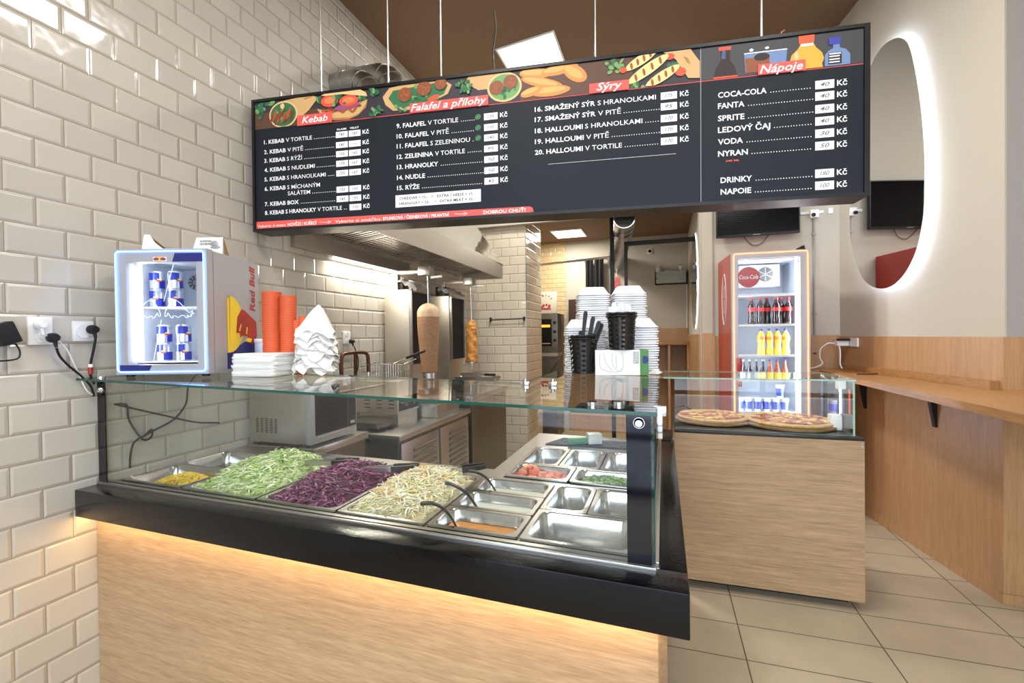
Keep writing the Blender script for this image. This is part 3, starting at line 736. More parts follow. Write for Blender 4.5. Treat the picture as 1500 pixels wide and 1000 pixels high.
def bull(cx_, cz_, s, d, y, m):
    """running bull outline in glowing line: d = +1 faces right"""
    P = [(-1.75, .10), (-1.55, .05), (-1.62, .22), (-1.35, .12), (-1.05, .30), (-.55, .62), (-.05, .78), (.35, .62), (.62, .36), (.80, .10), (.78, -.10), (.62, -.05), (.55, .12), (.40, .0), (.30, -.22), (.10, -.30), (.12, -.12), (-.10, -.08), (-.38, -.26), (-.52, -.10), (-.85, -.02), (-1.02, -.26), (-1.22, -.24), (-1.12, -.02), (-1.35, -.16), (-1.55, -.10), (-1.45, .03), (-1.75, .10)]
    return MB().tube(smooth_path([(cx_+d*p[0]*s, y, cz_-.008+p[1]*s*(1.7 if p[1] > 0 else .8)) for p in P], 2), .0009, 5)
bull(.128, .240, .043, 1, .009, 0).build('bull_emblem', 'emblem_glow', cl); bull(.214, .240, .043, -1, .009, 0).build('bull_emblem', 'emblem_glow', cl)
b = MB(); b.tube([(.132, .010, .06), (.165, .010, .215)], .0009, 5); b.tube([(.176, .010, .285), (.215, .010, .424)], .0009, 5); b.build('glow_line', 'emblem_glow', cl)
b = MB(); b.mi = 0; b.box((.147, -.0015, z0+CH-.046), (.198, -.0005, z0+CH-.03)); b.mi = 1; b.cyl((.1725, -.0015, z0+CH-.0375), (.1725, -.0025, z0+CH-.0375), .008, n=14)
for d in (-1, 1):
    b.mi = 2; b.prism([(.1725+d*.003, -.003, z0+CH-.034), (.1725+d*.013, -.003, z0+CH-.031), (.1725+d*.024, -.003, z0+CH-.036), (.1725+d*.02, -.003, z0+CH-.043), (.1725+d*.004, -.003, z0+CH-.042)], (0, .0005, 0))
b.build('logo', ['paper', 'yellow', 'red'], cl)
# print on the right-hand side: lettering, yellow sun, red bull head, blue field
b = MB(); x = CW
def sp_(pts, k): return [(x+.0006*k, p[0], p[1]) for p in pts]
b.mi = 2; b.prism(sp_([(.115, .02), (.315, .024), (.33, .20), (.245, .13), (.115, .085)], 1), (.0004, 0, 0))
sun = [(.13, .085)]+[(.13+.10*math.sin(a), .20-.115*math.cos(a)) for a in [PI*k/14 for k in range(15)]]+[(.14, .315), (.118, .30), (.118, .085)]
b.mi = 0; b.prism(sp_(sun, 2), (.0004, 0, 0))
b.mi = 1; b.prism(sp_([(.175, .165), (.185, .23), (.215, .265), (.235, .262), (.325, .215), (.33, .15), (.30, .14), (.295, .115), (.255, .125), (.26, .15), (.22, .155), (.205, .145), (.20, .165)], 3), (.0004, 0, 0))
b.mi = 0
for pts in ([(.20, .17), (.215, .20), (.207, .202), (.192, .175)], [(.235, .13), (.28, .125), (.29, .14), (.25, .145)], [(.245, .16), (.25, .19), (.258, .19), (.252, .16)]): b.prism(sp_(pts, 4), (.0004, 0, 0))
b.mi = 1; b.text('Red Bull', (x+.0008, .32, .26), (0, 0, 1), (0, -1, 0), .040, .195, bold=.03, shear=.15)
b.build('side_print', ['yellow', 'red', 'blue'], cl)
area('cooler_lamp', place_local(cl, (.070, .06, .245)), (0, math.radians(-90), YAW), .36, .012, 1.6, (.84, .88, 1.0))
# cans in the cooler
M['can_blue'] = mat('can_blue', (30, 44, 150), .3, .3); M['can_silver'] = mat('can_silver', (200, 204, 214), .25, .8)
def make_can(label):
    t = thing('drink_can', label, 'drink can', (0, 0, 0), 0, 'cans in the small cooler')
    r, h = .0262, .0715; n = 24; b = MB()
    rings = [(r*.8, 0), (r, .004), (r, h*.5), (r, h*.5), (r, h*.91), (r*.86, h)]
    prev = None
    for k, (rr, z) in enumerate(rings):
        R = b.ring([(rr*math.cos(2*PI*i/n), rr*math.sin(2*PI*i/n), z) for i in range(n)])
        if prev and k != 3:
            for i in range(n):
                q = (i % 12) >= 6
                b.mi = 0 if (q != (k > 3)) else 1
                if k == 1 or k == 5: b.mi = 1
                b.F([prev[i], prev[(i+1) % n], R[(i+1) % n], R[i]])
        prev = R
    b.build('can_body', ['can_blue', 'can_silver'], t)
    b = MB(); b.cyl((0, 0, h-.002), (0, 0, h), r*.85, n=20); b.build('lid', 'can_silver', t)
    b = MB(); b.mi = 0; b.box((-.009, -r-.001, .031), (.009, -r+.006, .036)); b.mi = 1; b.box((-.006, -r-.0008, .0365), (.006, -r+.006, .041)); b.build('label_print', ['red', 'yellow'], t)
    return t
can0 = make_can('slim blue and silver can, upper of the left stack, top shelf of small cooler')
first = True
for sx, sy, sz, side, shelf in ((.0685, .12, .2685, 'left', 'top'), (.142, .12, .2685, 'right', 'top'), (.093, .12, .0565, 'left', 'bottom'), (.170, .12, .0565, 'right', 'bottom')):
    for lev, w in ((1, 'upper'), (0, 'lower')):
        lb = f'slim blue and silver can, {w} of the {side} stack, {shelf} shelf of small cooler'
        p = place_local(cl, (sx, sy, sz+lev*.0715)); rz = YAW+.2+lev*.5+sx*3
        if first: can0.location = p; can0.rotation_euler = (0, 0, rz); first = False
        else: dup(can0, p, rz, lb)
# display cards on the cooler
def topcard(x0, x1, y, h, label, back, printed):
    t = thing('counter_card', label, 'display card', place_local(cl, ((x0+x1)/2, y, z0+CH)), YAW, 'cards on the small cooler')
    w = (x1-x0)/2; b = MB(); P = [(-w, 0, 0), (w, 0, 0), (w*.94, .012, h), (-w*.78, .012, h)] if printed else [(-w, 0, 0), (w, 0, .0), (w, 0, .012), (-w*.15, .004, .014), (-w*.5, .008, h*.55), (-w*.72, .01, h), (-w*.95, .01, h)]
    b.prism(P, (0, .0015, 0)); b.build('front_sheet', 'paper', t)
    b = MB(); b.prism([(-w*.95 if not printed else w*.94, .014, h*.95), (-w*.2 if not printed else w*.94+.001, .05, 0), (w*.1 if not printed else w+.001, .012, 0), (-w*.7 if not printed else w*.94, .012, h*.9)], (.0012, 0, 0)); b.build('back_sheet', 'card', t)
    if printed:
        b = MB(); ux = Vector((1, 0, 0)); uy = Vector((0, .012, h)).normalized()
        for s_, xx, zz, hh, ww in (('NUTRITION', -w*.5, .052, .008, .045), ('FAVORITES', -w*.5, .040, .008, .045), ('BOWL OR WRAP', -w*.5, .020, .004, .035)):
            b.text(s_, (xx, -.0008+.012*zz/h, zz), ux, uy, hh, ww, bold=.02)
        b.mi = 1; b.sphere((w*.45, .005, .045), (.016, .003, .012), 10, 6); b.sphere((w*.52, .005, .03), (.022, .002, .007), 10, 6)
        b.mi = 0; b.box((-w*.1, -.001, .002), (w*.55, 0, .012))
        b.build('print', ['black', 'silver'], t)
    else:
        b = MB(); b.box((-w, -.001, 0), (w, 0, .007)); b.build('print', 'blue', t)
    return t
topcard(.055, .245, .06, .070, 'white card with a curved cut edge on top of the small cooler, left one', True, False)
topcard(.20, .325, .13, .072, 'white tent card with black print on top of the small cooler, right one', True, True)

# ================================================================== things along the glass top
def napkin0():
    b = MB(); w, d = .092, .085
    b.prism(rrect(-w, w, -d, d, .02, 0), (0, 0, .0055)); b.prism(rrect(-w+.003, w-.002, -d+.003, d-.004, .02, .0055), (0, 0, .0005))
    return b
npk = [None]; rnd = random.Random(3); NX, NY = .545, 1.475
for k in range(14):
    lb = ('topmost white napkin' if k == 13 else 'lowest white napkin' if k == 0 else ORD[13-k]+' white napkin from the top')+' of the stack beside the small cooler'
    p = (NX+rnd.uniform(-.004, .004), NY+rnd.uniform(-.004, .004), gz(NX)+.002+k*.0063)
    if npk[0] is None:
        o = napkin0().build('folded_napkin', 'paper'); npk[0] = o
    else: o = npk[0].copy(); COL.objects.link(o)
    o.location = p; o.rotation_euler = (rnd.uniform(-.01, .01)*0, 0, .15+rnd.uniform(-.05, .05)); tag(o, lb, 'napkin', 'stack of napkins')
b = MB(); b.lathe([(.022, 0), (.024, .003), (.024, .085), (.020, .09)], (0, 0, 0), 20)
jar = thing('lidded_tub', 'small pale blue lidded plastic tub standing behind the napkins', 'tub', (.40, 1.615, gz(.4)))
b = MB(); b.lathe([(.028, 0), (.030, .004), (.031, .125), (.030, .128)], (.40, 1.60, gz(.4)), 22); b.build('tub_body', mat('tub_blue', (186, 206, 230), .35), jar)
b = MB(); b.lathe([(.032, .128), (.033, .130), (.033, .142), (.030, .145)], (.40, 1.60, gz(.4)), 22); b.build('lid', 'white', jar)
# nested orange paper cups
def make_cup(label, r=.041, h=.085):
    t = thing('paper_cup', label, 'cup', (0, 0, 0), 0, 'nested orange paper cups')
    b = MB(); b.lathe([(r*.72, .002), (r*.74, 0), (r*.98, h), (r*.96, h), (r*.73, .004)], (0, 0, 0), 20, caps=False)
    b.F(b.ring([(r*.72*math.cos(2*PI*i/20), r*.72*math.sin(2*PI*i/20), .004) for i in range(20)])); b.build('cup_wall', 'orange', t)
    b = MB(); b.lathe([(r*.98, h-.003), (r*1.05, h-.003), (r*1.05, h+.0015), (r*.96, h+.0015)], (0, 0, 0), 20, caps=False); b.build('rim', 'orange_rim', t)
    return t
c0 = [None]
for sx, sy, n, wd, sc_ in ((.500, 1.555, 31, 'tallest', .90), (.574, 1.567, 29, 'second tallest', .78), (.603, 1.585, 17, 'short', .55), (.630, 1.59, 19, 'thin short', .42)):
    for k in range(n):
        pos = 'topmost' if k == n-1 else 'lowest' if k == 0 else ORD[n-1-k]+' from the top'
        lb = f'orange paper cup, {pos} of the {wd} stack beside the paper cones'
        step = .0085 if sc_ > .6 else .0085
        p = (sx+.0012*math.sin(k*.3), sy, gz(sx)+.001+k*step)
        if c0[0] is None: c0[0] = make_cup(lb); o = c0[0]
        else: o = dup(c0[0], p, k*.7, lb)
        o.location = p; o.scale = (sc_, sc_, 1)
b = MB(); b.box((.555, 1.50, gz(.56)), (.602, 1.53, gz(.56)+.045)); tag(b.build('carton', 'black_matt'), 'small dark carton between the orange cups and napkins', 'carton')
# heap of nested paper cones
def make_cone(label):
    t = thing('paper_cone', label, 'paper cone', (0, 0, 0), 0, 'nested paper cones')
    b = MB(); n = 28; h = .122
    def pt(f, i):
        a = 2*PI*i/n; sq = 1/max(abs(math.cos(a)), abs(math.sin(a)))**.55
        r = .004+.076*f**.8; return Vector((r*sq*math.cos(a)*.95, r*sq*math.sin(a)*.95, h*(1-f)+ (.014*math.sin(4*a+1)+.009*math.sin(7*a)+.004*math.sin(13*a))*f**4))
    R = [b.ring([pt(f, i) for i in range(n)]) for f in (0, .15, .35, .6, .8, .93, 1)]
    for x_, y_ in zip(R, R[1:]): b.bridge(x_, y_)
    b.F(R[0]); b.build('cone_sheet', 'paper', t, recalc=False)
    b = MB(); b.tube([pt(1, i)*1.0 for i in range(n)]+[pt(1, 0)], .0014, 5); b.build('hem', 'paper', t)
    return t
k0 = None; NC = 14; rnd = random.Random(11)
for k in range(NC):
    lb = ('topmost' if k == NC-1 else 'lowest' if k == 0 else ORD[NC-1-k]+' from the top')+' white paper cone of the nested pile on the glass top'
    p = (.722+rnd.uniform(-.006, .006)+.0006*k, 1.555+rnd.uniform(-.005, .005), gz(.72)+.018+k*.0112)
    if k0 is None: k0 = make_cone(lb); o = k0; o.location = p
    else: o = dup(k0, p, rnd.uniform(0, 6.28), lb)
    o.rotation_euler = (rnd.uniform(-.08, .08), rnd.uniform(-.06, .1), rnd.uniform(0, 6.28)); s = 1.0-.004*k; o.scale = (s, s, 1)

# ------------------------------------------------------------------ takeaway boxes, baskets, glove carton on the return glass
def make_box(label):
    t = thing('takeaway_box', label, 'takeaway box', (0, 0, 0), 0, 'stacks of foam takeaway boxes')
    a, h = .098, .042; b = MB()
    L = [rrect(-a, a, -a, a, .014, 0), rrect(-a, a, -a, a, .014, .006), rrect(-a+.006, a-.006, -a+.006, a-.006, .016, .0065), rrect(-a+.010, a-.010, -a+.010, a-.010, .018, .012), rrect(-a+.032, a-.032, -a+.032, a-.032, .02, h), ]
    R = [b.ring(p) for p in L]
    for i, j in zip(R, R[1:]): b.bridge(i, j)
    b.F(R[-1]); b.build('foam_shell', 'foam', t, recalc=False)
    b = MB(); b.box((-.02, -a-.006, .0), (.02, -a+.004, .004)); b.build('closing_tab', 'foam', t)
    return t
bx0 = None; rnd = random.Random(21)
for sx, sy, n, wd in ((1.718, 2.175, 20, 'front left'), (1.945, 2.185, 20, 'front right'), (1.728, 2.385, 36, 'back left'), (1.902, 2.40, 36, 'back right')):
    for k in range(n):
        lb = 'white foam takeaway box, '+('topmost' if k == n-1 else 'lowest' if k == 0 else ORD[n-1-k]+' from the top')+f' of the {wd} stack'
        zz = gz(1.85)+.001+k*.0104
        p = (sx+rnd.uniform(-.003, .003), sy+rnd.uniform(-.003, .003), zz)
        if bx0 is None: bx0 = make_box(lb); o = bx0; o.location = p
        else: o = dup(bx0, p, None, lb)
        o.rotation_euler = (0, 0, .25+rnd.uniform(-.03, .03)); q_ = .9 if n < 30 else .80; o.scale = (q_, q_, 1)
M['wicker'] = mat('black_wicker', (20, 19, 19), .28)
def basket(c, label, r0=.048, r1=.058, h=.165):
    t = thing('wicker_basket', label, 'basket', c, 0, 'black wicker baskets')
    prof = []; N = 16
    for k in range(N+1): prof.append((r0+(r1-r0)*k/N, h*k/N))
    b = MB(); b.lathe(prof, c, 48, True, lambda t_, k, z: (.0036 if (int(t_/(2*PI)*16)+k) % 2 == 0 else -.0022)); 
    # open top: drop the cap face
    b.bm.faces.ensure_lookup_table(); top = max(b.bm.faces, key=lambda f: f.calc_center_median().z); b.bm.faces.remove(top)
    b.build('weave', 'wicker', t)
    b = MB(); n = 40
    for k in range(2):
        b.tube([Vector(c)+Vector(((r1+.003)*math.cos(2*PI*i/n), (r1+.003)*math.sin(2*PI*i/n), h-.004-.011*k+.0012*math.sin(i*PI/2))) for i in range(n+1)], .0055, 6)
    b.build('rim', 'wicker', t)
    return t
B1 = (1.738, 2.02, gz(1.74)+.001); B2 = (1.903, 2.01, gz(1.9)+.106)
basket(B1, 'black wicker basket full of black plastic cutlery, standing on the glass')
basket(B2, 'black wicker basket of clear plastic cutlery on top of the glove carton', .048, .058, .155)
def fork(p, d, L, m, label, group):
    t = thing('plastic_fork', label, 'cutlery', p, 0, group); d = Vector(d).normalized(); p = Vector(p)
    sd = d.cross(Vector((0, 1, 0))).normalized(); u = sd.cross(d); b = MB(); R = []
    for f, w in ((0, .004), (.35, .0055), (.7, .0075), (.94, .0095), (1, .006)):
        q = p+d*L*f; R.append(b.ring([q+sd*w+u*.0016, q-sd*w+u*.0016, q-sd*w-u*.0016, q+sd*w-u*.0016]))
    for x_, y_ in zip(R, R[1:]): b.bridge(x_, y_)
    b.F(R[0]); b.F(R[-1]); b.build('handle', m, t)
    b = MB()
    for k in (-1, 0, 1): b.tube([p+sd*.003*k, p+sd*.004*k-d*.03], .0012, 4)
    b.build('prongs', m, t)
    return t
fk = [(-.033, .0, -.20, .115, 'leftmost short black fork handle'), (-.012, -.02, .13, .235, 'tallest black fork handle, left of the middle'), (-.004, .012, -.05, .150, 'black fork handle half hidden in the middle'),
      (.002, -.01, .22, .215, 'black fork handle right of the tallest one'), (.010, .0, .17, .210, 'black fork handle in the middle leaning right'), (.016, -.02, .30, .198, 'broad black fork handle leaning far right'),
      (.020, .01, .34, .19, 'black fork handle behind the broad one'), (.030, .0, .15, .14, 'rightmost short black fork handle')]
for dx, dy, tl, L, w in fk:
    fork((B1[0]+dx, B1[1]+dy, B1[2]+.035), (math.sin(tl), -.05, math.cos(tl)), L, 'black', w+' in the black basket', 'black plastic forks')
M['clear_plastic'] = mat('clear_plastic', (232, 232, 236), .15)
rnd = random.Random(8); ck = sorted([rnd.uniform(-.038, .04) for _ in range(12)])
for i, dx in enumerate(ck):
    fork((B2[0]+dx, B2[1]+rnd.uniform(-.03, .03), B2[2]+.045), (rnd.uniform(-.12, .12), 0, 1), rnd.uniform(.13, .155), 'clear_plastic', ('leftmost' if i == 0 else 'rightmost' if i == 11 else ORD[i]+' from the left')+' clear plastic handle in the upper basket', 'clear plastic forks')
gb = thing('glove_carton', 'white and green glove carton under the upper wicker basket', 'carton', (1.895, 2.03, gz(1.9)))
gR = Matrix.Rotation(.12, 3, 'Z'); gc_ = (1.895, 2.03, 1.33)
b = MB(); b.box((1.79, 1.975, gz(1.9)+.001), (1.972, 2.085, gz(1.9)+.105), gR, gc_); b.build('carton', 'white', gb)
b = MB(); b.box((1.972, 1.974, gz(1.9)+.001), (2.006, 2.086, gz(1.9)+.105), gR, gc_); b.build('green_end', mat('carton_green', (70, 130, 60), .4), gb)
b = MB(); b.mi = 0
def gpt(x_, z_): return gR @ (Vector((x_, 1.974, gz(1.9)+z_))-Vector(gc_))+Vector(gc_)
for pts in ([(1.81, .09), (1.81, .04), (1.83, .02), (1.88, .014), (1.90, .03)], [(1.825, .09), (1.835, .05), (1.86, .02)], [(1.86, .095), (1.86, .05), (1.88, .02), (1.90, .022), (1.905, .06), (1.90, .095)], [(1.875, .09), (1.878, .03)]):
    b.tube(smooth_path([gpt(*q) for q in pts], 4), .0012, 4)
b.mi = 1
for i in range(3): b.text(('NITRILE', 'GLOVES', 'POWDER FREE')[i], gpt(1.945+.008*i, .098), (gR @ Vector((0, 0, -1))), (gR @ Vector((1, 0, 0))), .006, .05, bold=.01)
b.mi = 2; q = gpt(1.99, .065); b.cyl(q, q-Vector((0, .001, 0)), .016, n=18)
b.build('print', ['silver', 'black', 'blue'], gb)

b = MB(); b.prism([(2.0, 2.06, gz(2)+.002), (2.05, 2.055, gz(2)+.002), (2.065, 2.12, gz(2)+.004), (2.035, 2.13, gz(2)+.02)], (0, 0, .0012)); tag(b.build('paper_slip', 'paper'), 'small white paper corner beside the front right takeaway stack', 'paper')

# ================================================================== kitchen along the left wall
t = thing('microwave_oven', 'silver microwave oven behind the salad counter, seen through the glass', 'microwave', (.21, 2.02, .905))
b = MB(); b.bbox((.02, 1.872, .918), (.375, 2.23, 1.225), .006); b.build('case', 'steel_satin', t)
b = MB(); b.bbox((.375, 1.87, .918), (.412, 2.23, 1.225), .006); b.build('front_frame', 'silver', t)
b = MB(); b.box((.412, 1.90, .96), (.4145, 2.15, 1.205)); b.build('door_window', 'black_gloss', t)
b = MB(); b.box((.412, 2.155, .96), (.4145, 2.22, 1.205)); b.build('control_panel', 'black', t)
b = MB(); b.box((.4145, 2.17, .975), (.417, 2.205, .99)); b.build('button', 'silver', t)
b = MB(); b.tube([(.43, 1.89, .955), (.43, 2.15, .955)], .005, 8); b.build('handle', 'steel', t)
b = MB()
for i in range(5):
    for k in range(9): b.box((.065+i*.030, 1.8695, .97+k*.0085), (.081+i*.030, 1.873, .9735+k*.0085))
b.build('vent_slots', 'black', t)
for x, y in ((.05, 1.895), (.34, 1.895), (.05, 2.2), (.34, 2.2)): MB().cyl((x, y, .906), (x, y, .919), .015, n=12).build('foot', 'rubber', t)
t = thing('steel_worktable', 'steel worktable under the microwave oven', 'worktable', (.22, 2.05, 0))
b = MB(); b.bbox((.005, 1.864, .868), (.44, 2.30, .905), .004); b.build('top', 'steel', t)
b = MB(); b.box((.02, 1.87, .02), (.42, 2.29, .868)); b.build('cabinet', 'steel_dark', t)
t = thing('refrigerated_worktable', 'steel refrigerated worktable with louvred doors behind the salad counter', 'worktable', (.26, 3.0, 0))
b = MB(); b.bbox((.005, 2.46, .815), (.545, 3.56, .85), .004); b.build('top', 'steel', t)
b = MB(); b.box((.02, 2.48, .06), (.52, 3.55, .812)); b.build('cabinet', 'steel_dark', t)
for y0 in (2.50, 3.03):
    dr = MB().bbox((.52, y0, .12), (.535, y0+.50, .79), .004).build('door', 'steel', t)
    l = MB()
    for k in range(14): l.box((.535, y0+.14, .15+k*.043), (.541, y0+.46, .172+k*.043), Matrix.Rotation(.35, 3, 'Y'))
    l.build('louvres', 'steel_dark', dr)
b = MB()
for x in (.05, .48):
    for y in (2.52, 3.5): b.cyl((x, y, 0), (x, y, .06), .02, n=10)
b.build('feet', 'black', t)
t = thing('countertop_fryer', 'low steel fryer box with side slots and dial panel on the worktable', 'fryer', (.2, 2.9, .85))
b = MB(); b.bbox((.03, 2.74, .93), (.36, 3.03, 1.15), .005); b.box((.04, 2.76, .85), (.35, 3.02, .93)); b.build('case', 'steel_satin', t)
b = MB()
for i in range(3):
    for k in range(3): b.box((.10+i*.095, 2.738, .965+k*.025), (.145+i*.095, 2.741, .972+k*.025))
b.build('vent_slots', 'black', t)
b = MB(); b.box((.36, 2.76, .945), (.363, 3.02, 1.04)); b.build('control_panel', 'black', t)
for y in (2.82, 2.92): MB().cyl((.363, y, .99), (.385, y, .99), .014, n=14).build('dial', 'chrome', t)
b = MB(); b.prism(rrect(.03, .37, 2.52, 2.74, .05, .875), (0, 0, .03)); b.cyl((.06, 2.6, .851), (.06, 2.6, .876), .012, n=10); b.cyl((.3, 2.6, .851), (.3, 2.6, .876), .012, n=10); b.cyl((.06, 2.7, .851), (.06, 2.7, .876), .012, n=10); b.cyl((.3, 2.7, .851), (.3, 2.7, .876), .012, n=10)
b.build('drain_tray', 'steel_dark', t)
def frybasket(x0, x1, y0, y1, z0, z1, hd, label):
    t = thing('frying_basket', label, 'frying basket', ((x0+x1)/2, (y0+y1)/2, z0), 0, 'wire frying baskets')
    b = MB(); r = .0016
    for z in (z0+.003, (z0+z1)/2, z1): b.tube([(x0, y0, z), (x1, y0, z), (x1, y1, z), (x0, y1, z), (x0, y0, z)], r if z < z1 else .0028, 5)
    n = 12
    for i in range(n+1):
        x = x0+(x1-x0)*i/n; b.tube([(x, y0, z1), (x, y0, z0+.003), (x, y1, z0+.003), (x, y1, z1)], .001, 4)
    for i in range(9):
        y = y0+(y1-y0)*i/8; b.tube([(x0, y, z1), (x0, y, z0+.003), (x1, y, z0+.003), (x1, y, z1)], .001, 4)
    b.build('wire_mesh', 'chrome', t)
    b = MB(); b.tube([(x1, (y0+y1)/2-.03, z1), (x1+.04, (y0+y1)/2, z1+.02), (x1+.085, (y0+y1)/2, z1+.04)], .004, 6); b.build('handle_bar', 'chrome', t)
    b = MB(); b.tube([(x1+.085, (y0+y1)/2, z1+.04), (x1+hd, (y0+y1)/2, z1+.045+.3*(hd-.085))], .009, 8); b.build('grip', 'black', t)
frybasket(.05, .29, 2.78, 2.90, 1.152, 1.265, .23, 'wire frying basket with long black handle pointing at the meat, nearer one')
frybasket(.06, .30, 2.915, 3.015, 1.152, 1.255, .10, 'wire frying basket lying behind the nearer one')
# bent water pipes with taps on the wall
t = thing('wall_tap', 'brown bent water pipe with two chrome valves on the tile wall', 'tap', (.05, 2.71, 1.10))
b = MB(); b.tube(smooth_path([(.05, 2.565, 1.18), (.05, 2.565, 1.285), (.05, 2.575, 1.325), (.05, 2.62, 1.345), (.05, 2.80, 1.345), (.05, 2.85, 1.325), (.05, 2.86, 1.285), (.05, 2.86, 1.19)], 4), .013, 10); b.build('pipe', mat('copper_brown', (92, 62, 44), .3, .8), t)
b = MB(); b.tube([(.05, 2.715, 1.345), (.05, 2.715, 1.16)], .012, 10); b.build('pipe', mat('copper_dark', (86, 52, 34), .3, .8), t)
for y in (2.565, 2.86):
    v = MB(); v.cyl((.05, y, 1.10), (.05, y, 1.20), .016, n=14); v.cyl((.05, y, 1.185), (.05, y, 1.205), .024, n=14); v.cyl((.0, y, 1.15), (.06, y, 1.15), .011, n=10)
    v = v.build('valve', 'chrome', t); MB().tube([(.06, y, 1.19), (.09, y+.02, 1.195)], .006, 8).build('lever', 'chrome', v)
MB().bbox((.07, 2.70, 1.165), (.085, 2.76, 1.18), .004).build('handle', mat('lime_handle', (200, 210, 60), .4), t)
cable([(.05, 2.705, 1.39), (.055, 2.712, 1.36), (.068, 2.72, 1.30), (.07, 2.705, 1.22), (.05, 2.66, 1.16)], .004, 'rubber', 'black cable hanging from the socket across the bent pipe')

# ------------------------------------------------------------------ extraction hood
M['chrome_soft'] = mat('soft_chrome', (225, 222, 215), .25, 1.0)
h = thing('extractor_hood', 'stainless steel extractor hood over the doner grills', 'hood', (.27, 3.4, 2.0))
HY0, HY1 = 2.20, 4.62
def HX(y): return .535-.06*(y-2.05)/2.57
b = MB(); b.prism([(HX(HY0)-.012, HY0, 2.05), (HX(HY1)-.012, HY1, 2.05), (HX(HY1), HY1, 2.05), (HX(HY0), HY0, 2.05)], (0, 0, .155)); b.build('front_apron', 'steel_satin', h)
b = MB(); b.prism([(.012, HY1, 2.05), (HX(HY1)-.012, HY1, 2.05), (HX(HY1)-.012, HY1, 2.2), (.012, HY1, 2.2)], (0, -.012, 0)); b.build('end_apron', 'steel_satin', h); b = MB(); b.prism([(.012, HY0, 2.05), (HX(HY0)-.012, HY0, 2.05), (HX(HY0)-.012, HY0, 2.2), (.012, HY0, 2.2)], (0, .012, 0)); b.build('end_apron', 'steel_satin', h)
b = MB(); b.box((.004, HY0, 1.985), (.03, 3.50, 2.075)); b.build('wall_gutter', 'steel', h)
b = MB(); b.prism([(HX(HY0), HY0, 2.205), (HX(HY1), HY1, 2.205), (.12, HY1, 2.72), (.12, HY0, 2.72)], (-.006, 0, -.003)); b.build('sloped_canopy', 'chrome', h)
b = MB(); b.prism([(HX(HY1), HY1, 2.205), (.12, HY1, 2.72), (.004, HY1, 2.72), (.004, HY1, 2.2)], (0, -.006, 0)); b.prism([(HX(HY0), HY0, 2.205), (.12, HY0, 2.72), (.004, HY0, 2.72), (.004, HY0, 2.2)], (0, .006, 0)); b.box((.004, HY0, 2.714), (.12, HY1, 2.72)); b.build('canopy_end', 'steel_satin', h)
for i in range(5):
    y0 = HY0+.03+i*.475
    f = MB(); w = .46
    f.box((.03, y0, 2.10), (.05, y0+w, 2.125)); f.box((.44, y0, 2.15), (.47, y0+w, 2.175)); 
    f.prism([(.03, y0, 2.10), (.47, y0, 2.15), (.47, y0, 2.17), (.03, y0, 2.12)], (0, .014, 0)); f.prism([(.03, y0+w-.014, 2.10), (.47, y0+w-.014, 2.15), (.47, y0+w-.014, 2.17), (.03, y0+w-.014, 2.12)], (0, .014, 0))
    fl = f.build('filter', 'steel', h)
    s = MB(); n = 11
    for k in range(n):
        y = y0+.026+k*(w-.04)/n
        s.prism([(.05, y, 2.103), (.45, y, 2.149), (.45, y+.019, 2.149), (.05, y+.019, 2.103)], (0, 0, .003))
    s.build('baffles', 'chrome_soft', fl)
    s = MB(); s.prism([(.05, y0+.014, 2.108), (.45, y0+.014, 2.154), (.45, y0+w-.014, 2.154), (.05, y0+w-.014, 2.108)], (0, 0, .003)); s.build('dark_gap_backing', 'black_matt', fl)  # added black sheet, stands in for the shade in the slat gaps
b = MB(); b.box((.03, HY0, 2.19), (.48, HY1, 2.196)); b.build('plenum', 'black', h)
b = MB(); b.bbox((.012, 2.55, 1.968), (.030, 3.35, 1.985), .003); b.build('strip_lamp', 'panel', h)
area('hood_lamp', (.045, 2.95, 1.965), (0, math.radians(-12), 0), .03, .85, 12, (1, .93, .78))
# spiral ducts rising behind the menu board
def duct(name, pts, r, label, n=28):
    t = thing(name, label, 'duct', pts[0])
    sp = [Vector(p) for p in pts]
    MB().tube(sp, r, n).build('pipe', 'galv', t)
    rb = MB(); L = 0
    for a, c in zip(sp, sp[1:]):
        d = (c-a); m = max(1, int(d.length/.11))
        for k in range(m):
            q = a+d*(k+.5)/m; rb.cyl(q, q+d.normalized()*.006, r+.003, n=n)
    rb.build('seams', 'galv', t)
    return t
duct('extraction_duct', [(.26, 2.63, 2.60), (.26, 2.63, 3.01), (.25, 2.63, 3.06), (.22, 2.63, 3.10), (.17, 2.63, 3.125), (.002, 2.63, 3.13)], .085, 'grey duct elbow from the hood into the tile wall above the menu board, nearer one')
duct('extraction_duct', [(.27, 2.89, 2.60), (.27, 2.89, 3.17), (.26, 2.89, 3.22), (.23, 2.89, 3.265), (.17, 2.89, 3.29), (.002, 2.89, 3.295)], .10, 'grey duct elbow from the hood into the tile wall, farther one')

